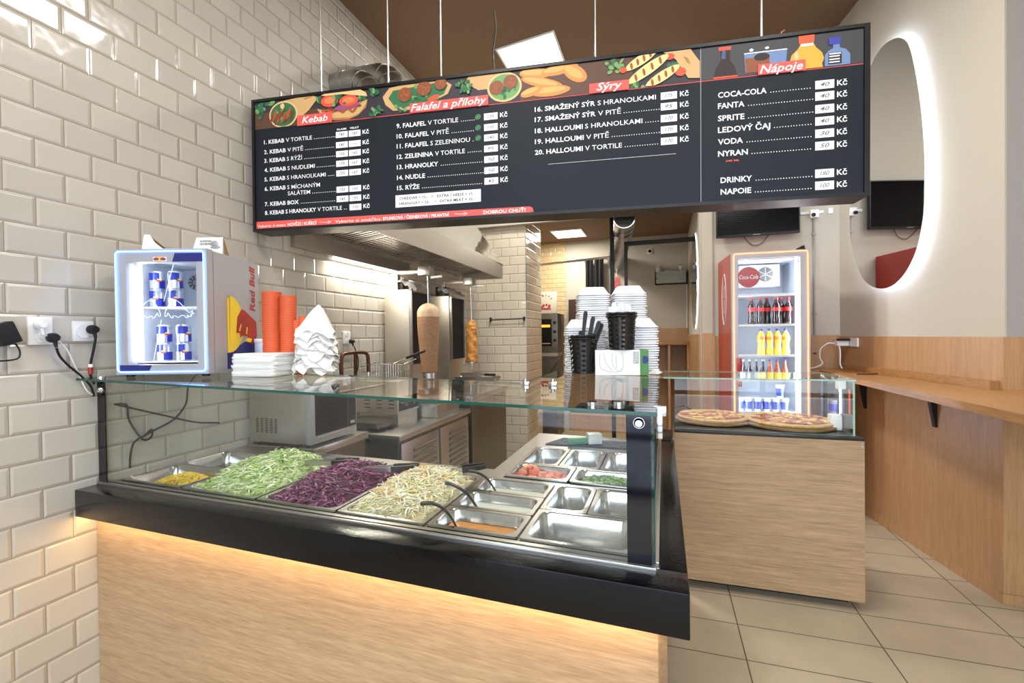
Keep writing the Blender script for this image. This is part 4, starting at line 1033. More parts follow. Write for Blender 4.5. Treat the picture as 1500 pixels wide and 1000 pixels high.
# ------------------------------------------------------------------ doner grills
def doner(y0, y1, x1, zt, my, mx, label, foil):
    t = thing('doner_grill', label, 'doner grill', (x1/2, (y0+y1)/2, .95))
    b = MB(); b.bbox((.02, y0, 1.02), (x1-.03, y1, zt), .005); b.build('housing', 'steel_satin', t)
    b = MB(); b.box((x1-.03, y0+.012, 1.24), (x1-.022, y1-.012, zt-.02)); b.build('burner', 'black_matt', t)
    b = MB(); b.bbox((x1-.03, y0, 1.24), (x1-.004, y0+.014, zt), .003); b.bbox((x1-.03, y1-.014, 1.24), (x1-.004, y1, zt), .003); b.bbox((x1-.03, y0, zt-.016), (x1-.004, y1, zt), .003); b.build('burner_frame', 'steel', t)
    b = MB(); b.bbox((.02, y0, .951), (x1+.21, y1, 1.02), .004); b.build('base', 'steel', t)
    b = MB(); b.lathe([(.09, 1.021), (.105, 1.028), (.11, 1.06), (.107, 1.06), (.10, 1.032)], (mx, my, 0), 24, caps=False); b.build('drip_tray', 'steel', t)
    b = MB(); b.cyl((mx, my, 1.02), (mx, my, zt+.16), .0055, n=10); b.build('skewer', 'chrome', t)
    b = MB(); b.bbox((mx-.06, my-.045, zt+.10), (mx+.035, my+.045, zt+.165), .005); b.build('motor', 'steel', t)
    b = MB(); b.bbox((.10, my-.02, zt+.12), (mx-.06, my+.02, zt+.145), .003); b.bbox((.08, my-.025, zt-.002), (.13, my+.025, zt+.145), .003); b.build('arm', 'steel_satin', t)
    b = MB(); b.cyl((mx+.03, my, zt+.085), (mx+.13, my-.03, zt+.085), .009, n=10); b.build('handle', 'white', t)
    b = MB(); b.bbox((.06, y0+.04, zt), (.16, y0+.13, zt+.09), .006); b.build('gas_head', 'black', t)
    if foil:
        b = MB(); rn = random.Random(foil); G = 9; P = []
        for i in range(G+1):
            for_ = []
            for j in range(G+1):
                u, v = i/G, j/G
                for_.append(b.V((.10+u*(x1+.03-.10), y0-.006+v*(y1-y0-.06), zt+.085-.075*u*u+rn.uniform(-.014, .014)-(.03 if j == 0 else 0))))
            P.append(for_)
        for i in range(G):
            for j in range(G): b.F([P[i][j], P[i+1][j], P[i+1][j+1], P[i][j+1]])
        b.build('foil', 'alu', t, recalc=False)
    return t
t = thing('grill_stand', 'steel stand under the two doner grills', 'stand', (.3, 3.8, 0))
b = MB(); b.bbox((.005, 3.57, .90), (.56, 4.5, .949), .004); b.build('top', 'steel', t)
b = MB(); b.box((.02, 3.59, .02), (.54, 4.48, .90)); b.build('cabinet', 'steel_dark', t)
t = thing('grill_stand', 'narrow steel riser under the nearer doner grill at the back of the worktable', 'stand', (.3, 3.25, .85))
b = MB(); b.bbox((.02, 3.06, .851), (.49, 3.45, .949), .004); b.build('top', 'steel', t)
doner(3.12, 3.42, .265, 1.812, 3.16, .378, 'nearer doner grill with crumpled foil on top, steel side panel', 5)
doner(3.86, 4.16, .245, 1.822, 3.99, .378, 'farther doner grill behind the big meat cone', 9)
M['meat_brown'] = mat('doner_brown', (150, 112, 82), .6, bump=.6, scale=40, var=.25, stretch=(1, 1, 4))
M['meat_tan'] = mat('doner_top', (204, 172, 138), .5, bump=.3, scale=30, var=.12)
M['meat_gold'] = mat('doner_gold', (206, 142, 68), .45, bump=.8, scale=26, var=.4)
def wob(a, s): return lambda t_, k, z: a*(math.sin(5*t_+z*s)+.7*math.sin(9*t_-z*s*1.7)+.6*math.sin(z*220))
t = thing('doner_meat', 'large tall brown doner meat cone on the nearer skewer', 'doner meat', (.378, 3.16, 1.175))
pr = [(.055, 1.178), (.060, 1.185), (.063, 1.25), (.068, 1.32), (.074, 1.40), (.080, 1.48), (.083, 1.56), (.083, 1.60)]
P2 = []
for (r0, z0_), (r1, z1_) in zip(pr, pr[1:]):
    for k in range(6): P2.append((r0+(r1-r0)*k/6, z0_+(z1_-z0_)*k/6))
b = MB(); b.lathe(P2+[pr[-1]], (.378, 3.16, 0), 36, True, wob(.0009, 14)); b.build('meat', 'meat_brown', t)
b = MB(); b.lathe([(.083, 1.600), (.083, 1.635), (.079, 1.655), (.066, 1.676), (.045, 1.692), (.02, 1.702), (.008, 1.706)], (.378, 3.16, 0), 36, True, wob(.0009, 14)); b.build('meat_cap', 'meat_tan', t)
t = thing('doner_meat', 'small golden chicken doner on the farther skewer', 'doner meat', (.378, 3.99, 1.2))
pr = [(.045, 1.215), (.052, 1.225), (.05, 1.30), (.052, 1.38), (.050, 1.46), (.054, 1.52), (.048, 1.56), (.03, 1.58), (.018, 1.60), (.008, 1.605)]
P2 = []
for (r0, z0_), (r1, z1_) in zip(pr, pr[1:]):
    for k in range(5): P2.append((r0+(r1-r0)*k/5, z0_+(z1_-z0_)*k/5))
b = MB(); b.lathe(P2+[pr[-1]], (.378, 3.99, 0), 32, True, lambda t_, k, z: .0035*(math.sin(3*t_+z*60)+math.sin(z*180+math.sin(2*t_)*2)*.8)); b.build('meat', 'meat_gold', t)
b = MB(); b.cyl((.378, 3.99, 1.205), (.378, 3.99, 1.214), .06, n=24); b.build('base_plate', 'steel', t)
b = MB(); b.cyl((.378, 3.16, 1.062), (.378, 3.16, 1.176), .05, n=24); tag(b.build('meat_support', 'steel'), 'steel cylinder holding up the large doner meat cone', 'support')
t = thing('carving_tray', 'shallow steel tray with carving tools in front of the far grill', 'tray', (.56, 3.82, 1.06))
b = MB(); L = [rrect(.33, .72, 3.70, 3.84, .01, 1.098), rrect(.345, .705, 3.712, 3.828, .015, 1.062)]
R = [b.ring(p) for p in L]; b.bridge(*R); b.F(R[1]); b.build('tray', 'steel', t, recalc=False)
MB().bbox((.50, 3.76, .9495), (.54, 3.80, 1.062), .004).build('post', 'steel', t)
b = MB(); b.prism([(.36, 3.76, 1.104), (.60, 3.74, 1.112), (.60, 3.75, 1.135), (.36, 3.77, 1.128)], (0, .002, 0)); k_ = tag(b.build('carving_knife', 'steel'), 'long carving knife lying on the carving tray', 'knife')
b = MB(); b.bbox((.60, 3.737, 1.108), (.70, 3.752, 1.126), .004); o = b.build('grip', 'black', None); o.parent = k_; o.location = o.location-k_.location

# ------------------------------------------------------------------ back wall rail, back kitchen
t = thing('towel_rail', 'thin black towel rail on the tiled back wall', 'rail', (.37, 5.05, 1.64))
MB().cyl((.17, 5.05, 1.635), (.575, 5.05, 1.642), .006, n=10).build('bar', 'black', t)
for x in (.17, .575): MB().box((x-.008, 5.04, 1.62), (x+.008, 5.078, 1.665)).build('bracket', 'black', t)
b = MB(); b.tube([(.605, 5.72, 2.345), (1.50, 5.52, 2.352)], .014, 10); tag(b.build('hanging_rail', 'chrome'), 'chrome pipe rail running across the back kitchen to the black post', 'rail')
t = thing('steel_partition_frame', 'black steel post and frame standing in the back kitchen', 'frame', (1.9, 5.5, 0))
for nm, a, bb in (('post', (1.495, 5.48, 0), (1.54, 5.52, 2.86)), ('post', (1.655, 5.48, 0), (1.69, 5.52, 2.51)), ('crossbar', (1.69, 5.48, 2.465), (2.413, 5.52, 2.51)), ('crossbar', (1.54, 5.48, .9), (1.655, 5.52, .94))):
    MB().box(a, bb).build(nm, 'black_matt', t)
dk_ = duct('extraction_duct', [(1.69, 5.10, 2.69), (1.66, 5.4, 2.655), (1.42, 6.98, 2.49)], .115, 'silver spiral duct under the back kitchen ceiling, seen below the menu board')
MB().cyl((1.6905, 5.094, 2.6905), (1.69, 5.0985, 2.69), .104, n=28).build('dark_mouth_disc', 'black_matt', dk_)  # added black disc, paints the duct mouth dark over its bright end cap
t = thing('hanging_apron', 'dark grey cloth hanging from the rail in the back kitchen', 'cloth', (1.12, 6.9, 2.15))
for x0, x1, n in ((.985, 1.10, 1), (1.115, 1.255, 2)):
    b = MB(); G = 14; R = []
    for i in range(G+1):
        u = i/G; x = x0+(x1-x0)*u; y = 6.9+.02*math.sin(u*14+n)
        R.append([b.V((x, y, 2.555)), b.V((x*1.0+.01*math.sin(u*9), y+.015*math.sin(u*11), 1.95)), b.V((x+.01*math.sin(u*9), y+.015*math.sin(u*11)+.006, 1.95)), b.V((x, y+.006, 2.555))])
    for p, q in zip(R, R[1:]): b.bridge(p, q)
    b.F(R[0]); b.F(R[-1]); b.build('cloth_panel', 'black_matt', t)
MB().cyl((.95, 6.9, 2.56), (1.30, 6.9, 2.56), .008, n=8).build('hanger_bar', 'black', t)
MB().box((.95, 6.9, 2.555), (.96, 6.999, 2.565)).build('bracket', 'black', t); MB().box((1.29, 6.9, 2.555), (1.30, 6.999, 2.565)).build('bracket', 'black', t)
t = thing('wall_box', 'dark brown box on the far wall left of the takeaway boxes', 'box', (.80, 6.93, 1.5))
MB().bbox((.735, 6.85, 1.50), (.90, 6.969, 1.98), .005).build('case', mat('dark_brown_box', (58, 38, 28), .5), t)
MB().box((.745, 6.846, 1.52), (.89, 6.85, 1.96)).build('door', mat('dark_brown_door', (66, 44, 32), .45), t)
t = thing('pink_bag', 'pink and white printed bag hanging by the black post', 'bag', (1.47, 6.7, 2.0))
b = MB(); b.prism([(1.40, 6.68, 2.02), (1.53, 6.68, 2.02), (1.50, 6.68, 2.26), (1.44, 6.68, 2.26)], (0, .03, 0)); b.build('bag_body', mat('bag_pink', (206, 110, 110), .6, var=.4, scale=14), t)
b = MB(); b.tube([(1.45, 6.695, 2.25), (1.455, 6.695, 2.30), (1.46, 6.70, 2.375)], .004, 6); b.build('strap', 'paper', t)
# pizza oven with a printed pizza box on it
t = thing('pizza_oven', 'steel pizza oven with glowing window in the back kitchen', 'oven', (.48, 6.6, 1.0))
b = MB(); b.bbox((.22, 6.42, 1.20), (.66, 6.9, 1.76), .006); b.build('case', 'steel_dark', t)
b = MB(); b.box((.26, 6.412, 1.30), (.575, 6.42, 1.68)); b.build('door', 'black_gloss', t)
b = MB(); b.box((.28, 6.408, 1.565), (.555, 6.412, 1.60)); b.build('heating_element', 'oven_glow', t)
b = MB(); b.cyl((.28, 6.395, 1.335), (.56, 6.395, 1.335), .009, n=10); b.build('handle', 'chrome', t)
for z in (1.63, 1.50, 1.38): MB().cyl((.62, 6.42, z), (.62, 6.402, z), .022, n=16).build('dial', 'black', t)
MB().box((.22, 6.40, 1.155), (.66, 6.9, 1.20)).build('shelf', 'steel', t)
MB().box((.24, 6.45, 0), (.64, 6.88, 1.155)).build('stand', 'steel_dark', t)
t = thing('pizza_box', 'white printed pizza box standing upright on the pizza oven', 'pizza box', (.47, 6.5, 1.762))
b = MB(); R_ = Matrix.Rotation(-.08, 3, 'X'); b.bbox((.325, 6.49, 1.765), (.63, 6.525, 2.075), .003, R_, (.47, 6.5, 1.765)); b.build('carton', mat('pizza_box_cream', (236, 226, 208), .7), t)
b = MB(); cxp, czp = .477, 1.90
def pp(dx, dz): return R_ @ (Vector((cxp+dx, 6.4885, czp+dz))-Vector((.47, 6.5, 1.765)))+Vector((.47, 6.5, 1.765))
for i, ch_ in enumerate('pizza'):
    a = math.radians(60-30*i) ; a = math.radians(-52+26*i); ca, sa = math.cos(-a), math.sin(-a)
    b.text(ch_, pp(.095*math.sin(a)-.012, .02+.095*math.cos(a)), (ca, 0, sa), (-sa, 0, ca), .03, .024, bold=.02)
for i in range(9):
    a = i*.7; q = pp(.05*math.cos(a)*(1+.3*(i % 2)), -.045+.03*math.sin(a)); b.cyl(q, q-Vector((0, .0008, 0)), .017, n=10)
b.prism([pp(-.085, -.085), pp(.085, -.085), pp(.06, -.06), pp(-.06, -.06)], (0, -.0008, 0))
b.build('print', mat('print_red', (190, 70, 66), .6), t)
cable([(.70, 6.8, 1.25), (.66, 6.46, 1.10), (.55, 6.38, .92), (.45, 6.37, .80)], .006, 'rubber', 'black cable hanging down in front of the pizza oven stand')
# wall shelf with small things, outlet, plywood niche
t = thing('wall_shelf_box', 'grey green metal shelf box on the far wall of the niche', 'shelf', (2.18, 6.93, 2.14))
b = MB(); b.box((1.97, 6.86, 2.14), (2.395, 6.88, 2.325)); b.box((1.97, 6.86, 2.14), (2.395, 6.999, 2.155)); b.box((1.97, 6.86, 2.15), (1.985, 6.999, 2.325)); b.box((2.38, 6.86, 2.15), (2.395, 6.999, 2.325)); b.box((1.985, 6.88, 2.30), (2.38, 6.999, 2.31)); b.build('shelf', mat('shelf_grey_green', (172, 178, 172), .5), t)
MB().cyl((1.995, 6.86, 2.225), (1.995, 6.855, 2.225), .008, n=10).build('keyhole', 'black', t)
def bottlet(x, h_, r, label, m='white'):
    t = thing('small_bottle', label, 'bottle', (x, 6.94, 2.311), 0, 'small things on the niche shelf')
    b = MB(); b.lathe([(r*.9, 2.311), (r, 2.316), (r, 2.311+h_*.75), (r*.5, 2.311+h_*.85), (r*.5, 2.311+h_*.9)], (x, 6.94, 0), 14); b.build('bottle_body', m, t)
    b = MB(); b.cyl((x, 6.94, 2.311+h_*.88), (x, 6.94, 2.311+h_), r*.55, n=12); b.build('cap', 'black' if r < .021 else 'white', t)
bottlet(2.01, .115, .035, 'white tub at the left end of the niche shelf'); bottlet(2.31, .11, .02, 'white slim bottle with dark cap near the right of the niche shelf')
b = MB(); b.sphere((2.15, 6.94, 2.33), (.05, .035, .03), 14, 8, lambda q: 1+.12*math.sin(6*q.x+3*q.y)); tag(b.build('cloth_bundle', mat('cloth_cream', (222, 212, 190), .8)), 'crumpled cream cloth bundle in the middle of the niche shelf', 'cloth')
b = MB(); b.sphere((2.235, 6.94, 2.325), (.02, .02, .018), 12, 6); tag(b.build('grey_ball', 'silver'), 'small grey ball beside the slim bottle on the niche shelf', 'ball')
t = thing('ceiling_socket', 'small black round outlet on the far wall of the niche', 'socket', (1.90, 6.99, 2.62))
MB().bbox((1.865, 6.985, 2.605), (1.935, 6.999, 2.675), .004).build('plate', 'white', t); MB().cyl((1.90, 6.985, 2.64), (1.90, 6.975, 2.64), .024, n=16).build('outlet_face', 'black', t)
cable([(2.395, 6.985, 2.14), (2.395, 6.985, 1.8), (2.39, 6.985, 1.36)], .008, 'white', 'white conduit running down from the niche shelf', 'conduit')
t = thing('niche_counter', 'oak counter with open compartments at the end of the niche', 'counter', (2.0, 6.75, 0))
b = MB(); b.bbox((1.75, 6.55, 1.30), (2.398, 6.968, 1.335), .003); b.build('top', 'shelfwood', t)
for nm, a, bb in (('side_panel', (1.76, 6.56, 0), (1.79, 6.96, 1.30)), ('divider', (2.13, 6.56, 0), (2.16, 6.96, 1.30)), ('side_panel', (2.37, 6.56, 0), (2.398, 6.96, 1.30)), ('back_panel', (1.79, 6.95, 0), (2.37, 6.965, 1.30)), ('shelf', (1.79, 6.57, .85), (2.37, 6.95, .875))):
    MB().box(a, bb).build(nm, 'veneer', t)

# ================================================================== hanging menu board
UX = Vector((2.81, 0.313, -0.018)).normalized(); NN = Vector((0.313, -2.81, 0)).normalized(); UY = NN.cross(UX)
BO = Vector((.04, 1.907, 2.008)); BL, BH = 2.835, .682
def BP(u, v, o=0.0): return BO+UX*u+UY*v+NN*o
def Bv(u, v): return v+.0064*u-.005
mb_ = thing('menu_board', 'long black hanging menu board with food pictures and white price list', 'menu board', BP(BL/2, 0, -.06))
def bbx(mb, u0, u1, v0, v1, o0, o1): mb.prism([BP(u0, v0, o0), BP(u1, v0, o0), BP(u1, v1, o0), BP(u0, v1, o0)], NN*(o1-o0)); return mb
bbx(MB(), 0.004, BL-.004, .004, BH-.004, -.115, 0).build('cabinet', 'black_matt', mb_)
b = MB(); bbx(b, 0, BL, 0, .014, -.118, .010); bbx(b, 0, BL, BH-.014, BH, -.118, .010); bbx(b, 0, .014, .014, BH-.014, -.118, .010); bbx(b, BL-.02, BL, .014, BH-.014, -.118, .010); b.build('frame', 'black', mb_)
bbx(MB(), .014, BL-.02, .014, BH-.014, 0, .0015).build('printed_sheet', 'navy', mb_)
bbx(MB(), 2.2005, 2.2025, .014, BH-.014, .0015, .003).build('panel_joint', 'silver', mb_)
HL = .527
b = MB(); bbx(b, .27, 2.815, HL-.002, HL+.0015, .0015, .0022); b.build('red_line', 'coral', mb_)
def flat(mb, pts, k):
    """flat printed shape in board coordinates, k = layer"""
    mb.F([mb.V(BP(u, v, .0017+.00025*k)) for u, v in pts]); return mb
def ell(cu, cv, ru, rv, a=0.0, n=26, a0=0, a1=2*PI):
    c, s = math.cos(a), math.sin(a); full = abs(a1-a0-2*PI) < 1e-6
    ts = [a0+(a1-a0)*i/(n if full else n-1) for i in range(n)]
    return [(cu+ru*math.cos(t)*c-rv*math.sin(t)*s, cv+ru*math.cos(t)*s+rv*math.sin(t)*c) for t in ts]
for nm, c in dict(p_wood=(92, 62, 48), p_dark=(52, 48, 56), p_tan=(208, 166, 112), p_tan2=(228, 190, 136), p_crust=(176, 122, 70), p_green=(52, 110, 72), p_green2=(112, 160, 96), p_tom=(222, 84, 56), p_tom2=(238, 128, 84), p_meat=(120, 58, 38),
                  p_meat2=(168, 86, 50), p_onion=(150, 80, 130), p_ball=(140, 76, 46), p_ball2=(166, 98, 60), p_cheese=(236, 206, 140), p_grill=(160, 78, 44), p_fry=(214, 140, 72), p_fry2=(232, 170, 98), p_grey=(64, 62, 64), p_cola=(38, 24, 24), p_orange=(246, 168, 60), p_capo=(240, 92, 50),
                  p_water=(108, 134, 176), p_water2=(70, 90, 130), p_capb=(56, 64, 160), p_white=(242, 242, 242)).items():
    M[nm] = mat(nm, c, .5, emit=c, es=.28)          # glow added to brighten the prints, board only assumed backlit
M['coral'] = mat('coral_print', (232, 92, 84), .5, emit=(232, 92, 84), es=.25)  # same added glow in the red print
M['p_ink'] = mat('hand_written_ink', (96, 98, 104), .6)
PK = ['p_wood', 'p_dark', 'p_tan', 'p_tan2', 'p_crust', 'p_green', 'p_green2', 'p_tom', 'p_tom2', 'p_meat', 'p_meat2', 'p_onion', 'p_ball', 'p_ball2', 'p_cheese', 'p_grill', 'p_fry', 'p_fry2', 'p_grey', 'p_cola', 'p_orange', 'p_capo', 'p_water', 'p_water2', 'p_capb', 'p_white']
PI_ = {n: i for i, n in enumerate(PK)}
class Pic:
    first = True
    def __init__(s): s.b = MB(); s.k = 0 if s.first else 3; s.c = None; Pic.first = False
    def __call__(s, c, pts):
        if c != s.c: s.k += 1; s.c = c
        s.b.mi = PI_['p_'+c]
        lo, hi = HL+.0016, BH-.016
        pts = [(min(max(u, .0145), 2.814), min(max(v, lo), hi)) for u, v in pts]
        flat(s.b, pts, s.k); return s
    def done(s, label): 
        o = s.b.build('food_picture', PK, mb_, recalc=False, smooth=False); o['label'] = label; return o
rnd = random.Random(31)
def leaves(p, cu, cv, r, n, cols=('green', 'green2')):
    for _ in range(n):
        a = rnd.uniform(0, 6.28); q = rnd.uniform(0, r)
        p(cols[0] if rnd.random() < .65 else cols[1], ell(cu+q*math.cos(a), cv+q*.7*math.sin(a), rnd.uniform(.008, .016), rnd.uniform(.005, .010), rnd.uniform(0, 3), 9))
p = Pic()
p('dark', [(.0145, .53), (2.2, .53), (2.2, .667), (.0145, .667)]); p('wood', [(.0145, .53), (.42, .53), (.42, .60), (.0145, .615)])
leaves(p, .05, .64, .04, 14); leaves(p, .11, .655, .03, 8); leaves(p, .05, .605, .03, 8)
p('tan', [(.19, .66), (.255, .668), (.36, .668), (.385, .655), (.335, .60), (.30, .575), (.26, .565), (.2, .6)]); p('crust', [(.30, .66), (.36, .667), (.345, .66), (.31, .652)])
p('tan2', ell(.185, .59, .082, .068, 0)); p('green', ell(.185, .59, .074, .06)); leaves(p, .185, .595, .055, 22)
for i in range(9):
    a = -.06+.0135*i; p('meat2' if i % 2 else 'meat', ell(.185+a, .578+.012*math.sin(i*2), .034, .0075, 1.05+.15*math.sin(i), 10))
p('tan2', ell(.185, .63, .012, .014)); p.done('picture of a meat wrap')
p = Pic()
p('crust', [(.375, .60), (.40, .56), (.467, .535), (.55, .53), (.60, .545), (.645, .58), (.655, .62), (.60, .61), (.45, .57)]); p('tan', [(.378, .60), (.402, .568), (.467, .545), (.56, .54), (.61, .555), (.648, .60), (.652, .62), (.56, .575), (.46, .572)])
for i in range(14): p('meat' if i % 2 else 'meat2', ell(.42+.014*i, .585+.008*math.sin(i*3), .022, .007, .9*math.sin(i*1.7), 10))
p('onion', ell(.545, .595, .07, .014, .1)); leaves(p, .40, .635, .03, 10); leaves(p, .62, .63, .025, 9)
p('tom', ell(.45, .63, .048, .03)); p('tom2', ell(.45, .632, .03, .017)); p('tom', ell(.555, .62, .052, .028)); p('tom2', ell(.555, .622, .034, .015))
leaves(p, .50, .652, .07, 14)
p('tan2', [(.405, .66), (.42, .667), (.62, .667), (.65, .65), (.657, .63), (.60, .64), (.52, .655), (.43, .655)]); leaves(p, .69, .65, .03, 10); leaves(p, .70, .545, .04, 12); p.done('picture of a sandwich with tomato')
p = Pic()
p('tan', [(.735, .62), (.77, .66), (.83, .667), (1.05, .667), (1.09, .64), (1.07, .60), (.98, .565), (.88, .545), (.79, .548), (.75, .58)]); p('green', [(.765, .61), (.79, .645), (1.04, .66), (1.07, .64), (1.05, .60), (.96, .575), (.86, .56), (.80, .565)]); leaves(p, .91, .59, .11, 40)
for u, v, r in ((.853, .617, .036), (.952, .635, .037), (1.036, .648, .03)):
    p('ball', ell(u, v, r, r*.95)); 
    for _ in range(14): a = rnd.uniform(0, 6.28); q = rnd.uniform(0, r*.8); p('ball2', ell(u+q*math.cos(a), v+q*math.sin(a), .004, .003, 0, 7))
p('tom', ell(1.0, .585, .03, .011, .3)); leaves(p, 1.15, .62, .045, 16); p.done('picture of falafel balls in pita')
p = Pic()
p('tan', [(1.155, .64), (1.17, .667), (1.33, .667), (1.30, .60), (1.22, .60)]); p('tan2', ell(1.345, .60, .082, .068)); p('green2', ell(1.345, .60, .073, .059)); leaves(p, 1.345, .585, .06, 26)
for u, v in ((1.308, .60), (1.375, .62)):
    p('ball', ell(u, v, .034, .032))
    for _ in range(12): a = rnd.uniform(0, 6.28); q = rnd.uniform(0, .027); p('ball2', ell(u+q*math.cos(a), v+q*math.sin(a), .004, .003, 0, 7))
p.done('picture of a falafel wrap')
p = Pic()
p('wood', [(1.42, .53), (1.92, .53), (1.92, .665), (1.42, .665)])
for u, v, w_, h_, a in ((1.49, .645, .075, .024, -.1), (1.60, .65, .085, .024, .12), (1.67, .625, .06, .034, -.6), (1.52, .60, .10, .022, -.28), (1.56, .557, .09, .024, .02), (1.47, .562, .05, .02, .25)):
    p('fry', ell(u, v, w_, h_, a, 18)); p('fry2', ell(u-.006, v+.005, w_*.82, h_*.55, a, 16))
leaves(p, 1.85, .635, .05, 16); p('tom', ell(1.88, .61, .016, .012)); p.done('picture of fried cheese sticks')
p = Pic()
leaves(p, 1.93, .55, .05, 14); leaves(p, 2.10, .60, .06, 18)
p('tan', [(2.05, .667), (2.16, .667), (2.197, .61), (2.197, .54), (2.15, .545), (2.10, .63)]); p('crust', [(2.13, .64), (2.15, .63), (2.16, .60), (2.145, .61)]); p('tom', ell(2.12, .575, .022, .018)); p('tom', ell(2.075, .645, .02, .014))
for u, v, w_, h_, a in ((1.955, .645, .075, .021, .5), (1.985, .602, .10, .023, .55), (2.045, .565, .08, .021, .5)):
    p('cheese', ell(u, v, w_, h_, a, 20))
    for i in range(4):
        t_ = (-.6+.4*i)*w_; p('grill', ell(u+t_*math.cos(a), v+t_*math.sin(a), .006, h_*.75, a-.35, 8))
p.done('picture of grilled cheese with flatbread')
p = Pic()
p('grey', [(2.2035, .53), (2.814, .53), (2.814, .667), (2.2035, .667)])
p('cola', [(2.25, .535), (2.262, .575), (2.28, .60), (2.278, .65), (2.318, .65), (2.318, .60), (2.335, .575), (2.347, .535)]); p('water2', [(2.283, .61), (2.287, .645), (2.30, .645), (2.30, .61)]); p('tom', [(2.274, .645), (2.272, .66), (2.323, .66), (2.321, .645)]); p('tom', [(2.253, .53), (2.251, .537), (2.346, .537), (2.347, .53)])
p('water', [(2.372, .62), (2.378, .54), (2.53, .54), (2.536, .62)]); p('ball', [(2.376, .60), (2.38, .54), (2.47, .54), (2.47, .60)]); p('cola', ell(2.44, .60, .03, .016)); p('white', ell(2.40, .632, .008, .006)); p('white', ell(2.46, .634, .008, .005)); p('white', [(2.372, .618), (2.372, .622), (2.536, .622), (2.536, .618)])
p('orange', [(2.542, .53), (2.545, .56), (2.552, .59), (2.575, .612), (2.585, .63), (2.633, .63), (2.643, .612), (2.664, .59), (2.672, .565), (2.664, .545), (2.668, .53)]); p('white', [(2.586, .622), (2.586, .632), (2.632, .632), (2.632, .622)]); p('capo', [(2.58, .632), (2.578, .665), (2.637, .665), (2.635, .632)]); p('tan2', ell(2.57, .585, .008, .02))
p('water', [(2.674, .53), (2.674, .575), (2.688, .592), (2.704, .60), (2.704, .614), (2.728, .614), (2.728, .60), (2.75, .592), (2.765, .572), (2.766, .53)]); p('cola', [(2.687, .536), (2.687, .582), (2.735, .582), (2.735, .536)]); p('white', [(2.69, .575), (2.69, .580), (2.732, .580), (2.732, .575)])
for v in (.565, .553, .542): p('white', [(2.69, v), (2.69, v+.005), (2.728, v+.005), (2.728, v)])
p('capb', [(2.69, .614), (2.686, .642), (2.73, .645), (2.73, .614)]); p.done('picture of drinks')

def bscript(s, u0, u1, v, h, name='heading', r=(0, 0, 0, 0)):
    b = MB(); b.mi = 0; flat(b, [(r[0], r[2]), (r[1], r[2]), (r[1], r[3]), (r[0], r[3])], 34)
    b.mi = 1; b.text(s, BP(u0, v, .0112), UX, UY, h, u1-u0, bold=.012, shear=.28)
    return b.build(name, ['coral', 'p_white'], mb_, recalc=False, smooth=False)
bscript('Kebab', .295, .44, .532, .034, r=(.267, .463, .522, .574))
bscript('Falafel a přílohy', .885, 1.262, .532, .034, r=(.88, 1.27, .524, .570))
bscript('Sýry', 1.765, 1.875, .532, .034, r=(1.733, 1.905, .524, .566))
bscript('Nápoje', 2.43, 2.592, .528, .034, r=(2.424, 2.602, .523, .566))
def fitline(b, u0, u1, v, h, parts, o=.0022):
    n0 = len(b.bm.verts); u = 0
    for s, bold in parts:
        w_ = b.text(s, BP(u0+u, v, o), UX, UY, h, None, bold=.020 if bold else .004)
        u += w_+h*.42
    u -= h*.42
    b.bm.verts.ensure_lookup_table()
    k = (u1-u0)/u; P0 = BP(u0, v, o)
    for vt in b.bm.verts[n0:]:
        d = (vt.co-P0).dot(UX); vt.co += UX*(d*(k-1))
def dots(u0, u1, v, st=.0105):
    u = u0; b = MB()
    while u < u1: 
        b.F([b.V(BP(u+x, v+y, .0022)) for x, y in ((0, 0), (.0036, 0), (.0036, .0036), (0, .0036))]); u += st
    b.build('leader_dots', 'p_white', mb_, recalc=False, smooth=False)
def price(u0, u1, v, h, s):
    b = MB(); b.mi = 0; b.prism([BP(u0, v, .0016), BP(u1, v, .0016), BP(u1, v+h, .0016), BP(u0, v+h, .0016)], NN*.0006)
    b.mi = 1
    if s: b.text(s, BP((u0+u1)/2, v+h*.28, .0024), UX, UY, h*.5, (u1-u0)*.5, align='CENTER', shear=.3, bold=.012)
    b.build('price_label', ['p_white', 'p_ink'], mb_, recalc=False, smooth=False)
C1 = [(.455, '1. KEBAB', 'V TORTILE', .345, '145', '160'), (.404, '2. KEBAB', 'V PITĚ', .294, '145', '–'), (.359, '3. KEBAB', 'S RÝŽÍ', .288, '155', '165'), (.311, '4. KEBAB', 'S NUDLEMI', .359, '155', '165'),
      (.263, '5. KEBAB', 'S HRANOLKAMI', .42, '155', '165'), (.214, '6. KEBAB', 'S MÍCHANÝM', .387, None, None), (.182, None, 'SALÁTEM', .331, '155', '160'), (.135, '7. KEBAB BOX', None, .265, '145', '155'), (.09, '8. KEBAB S HRANOLKY', 'V TORTILE', .508, None, '170')]
for v, s1, s2, u1, pa, pb in C1:
    vv = Bv(.1, v); b = MB()
    if s1: fitline(b, .066, u1, vv, .0205, [(s1, True)]+([(s2, False)] if s2 else []))
    else: fitline(b, .202, u1, vv, .0205, [(s2, False)])
    if pa or pb:
        dots(u1+.012, .535 if not pa else .474, vv)
        if pa: price(.479, .544, vv-.006, .030, pa)
        price(.550, .614, vv-.006, .030, pb)
        fitline(kc := MB(), .625, .660, vv+.001, .0205, [('Kč', True)]); kc.build('currency_mark', 'p_white', mb_, recalc=False, smooth=False)
    b.build('menu_line', 'p_white', mb_, recalc=False, smooth=False)
b = MB(); fitline(b, .486, .540, Bv(.5, .484), .009, [('KLASIK', True)]); fitline(b, .556, .606, Bv(.55, .484), .009, [('VELKÝ', True)]); b.build('column_heading', 'p_white', mb_, recalc=False, smooth=False)
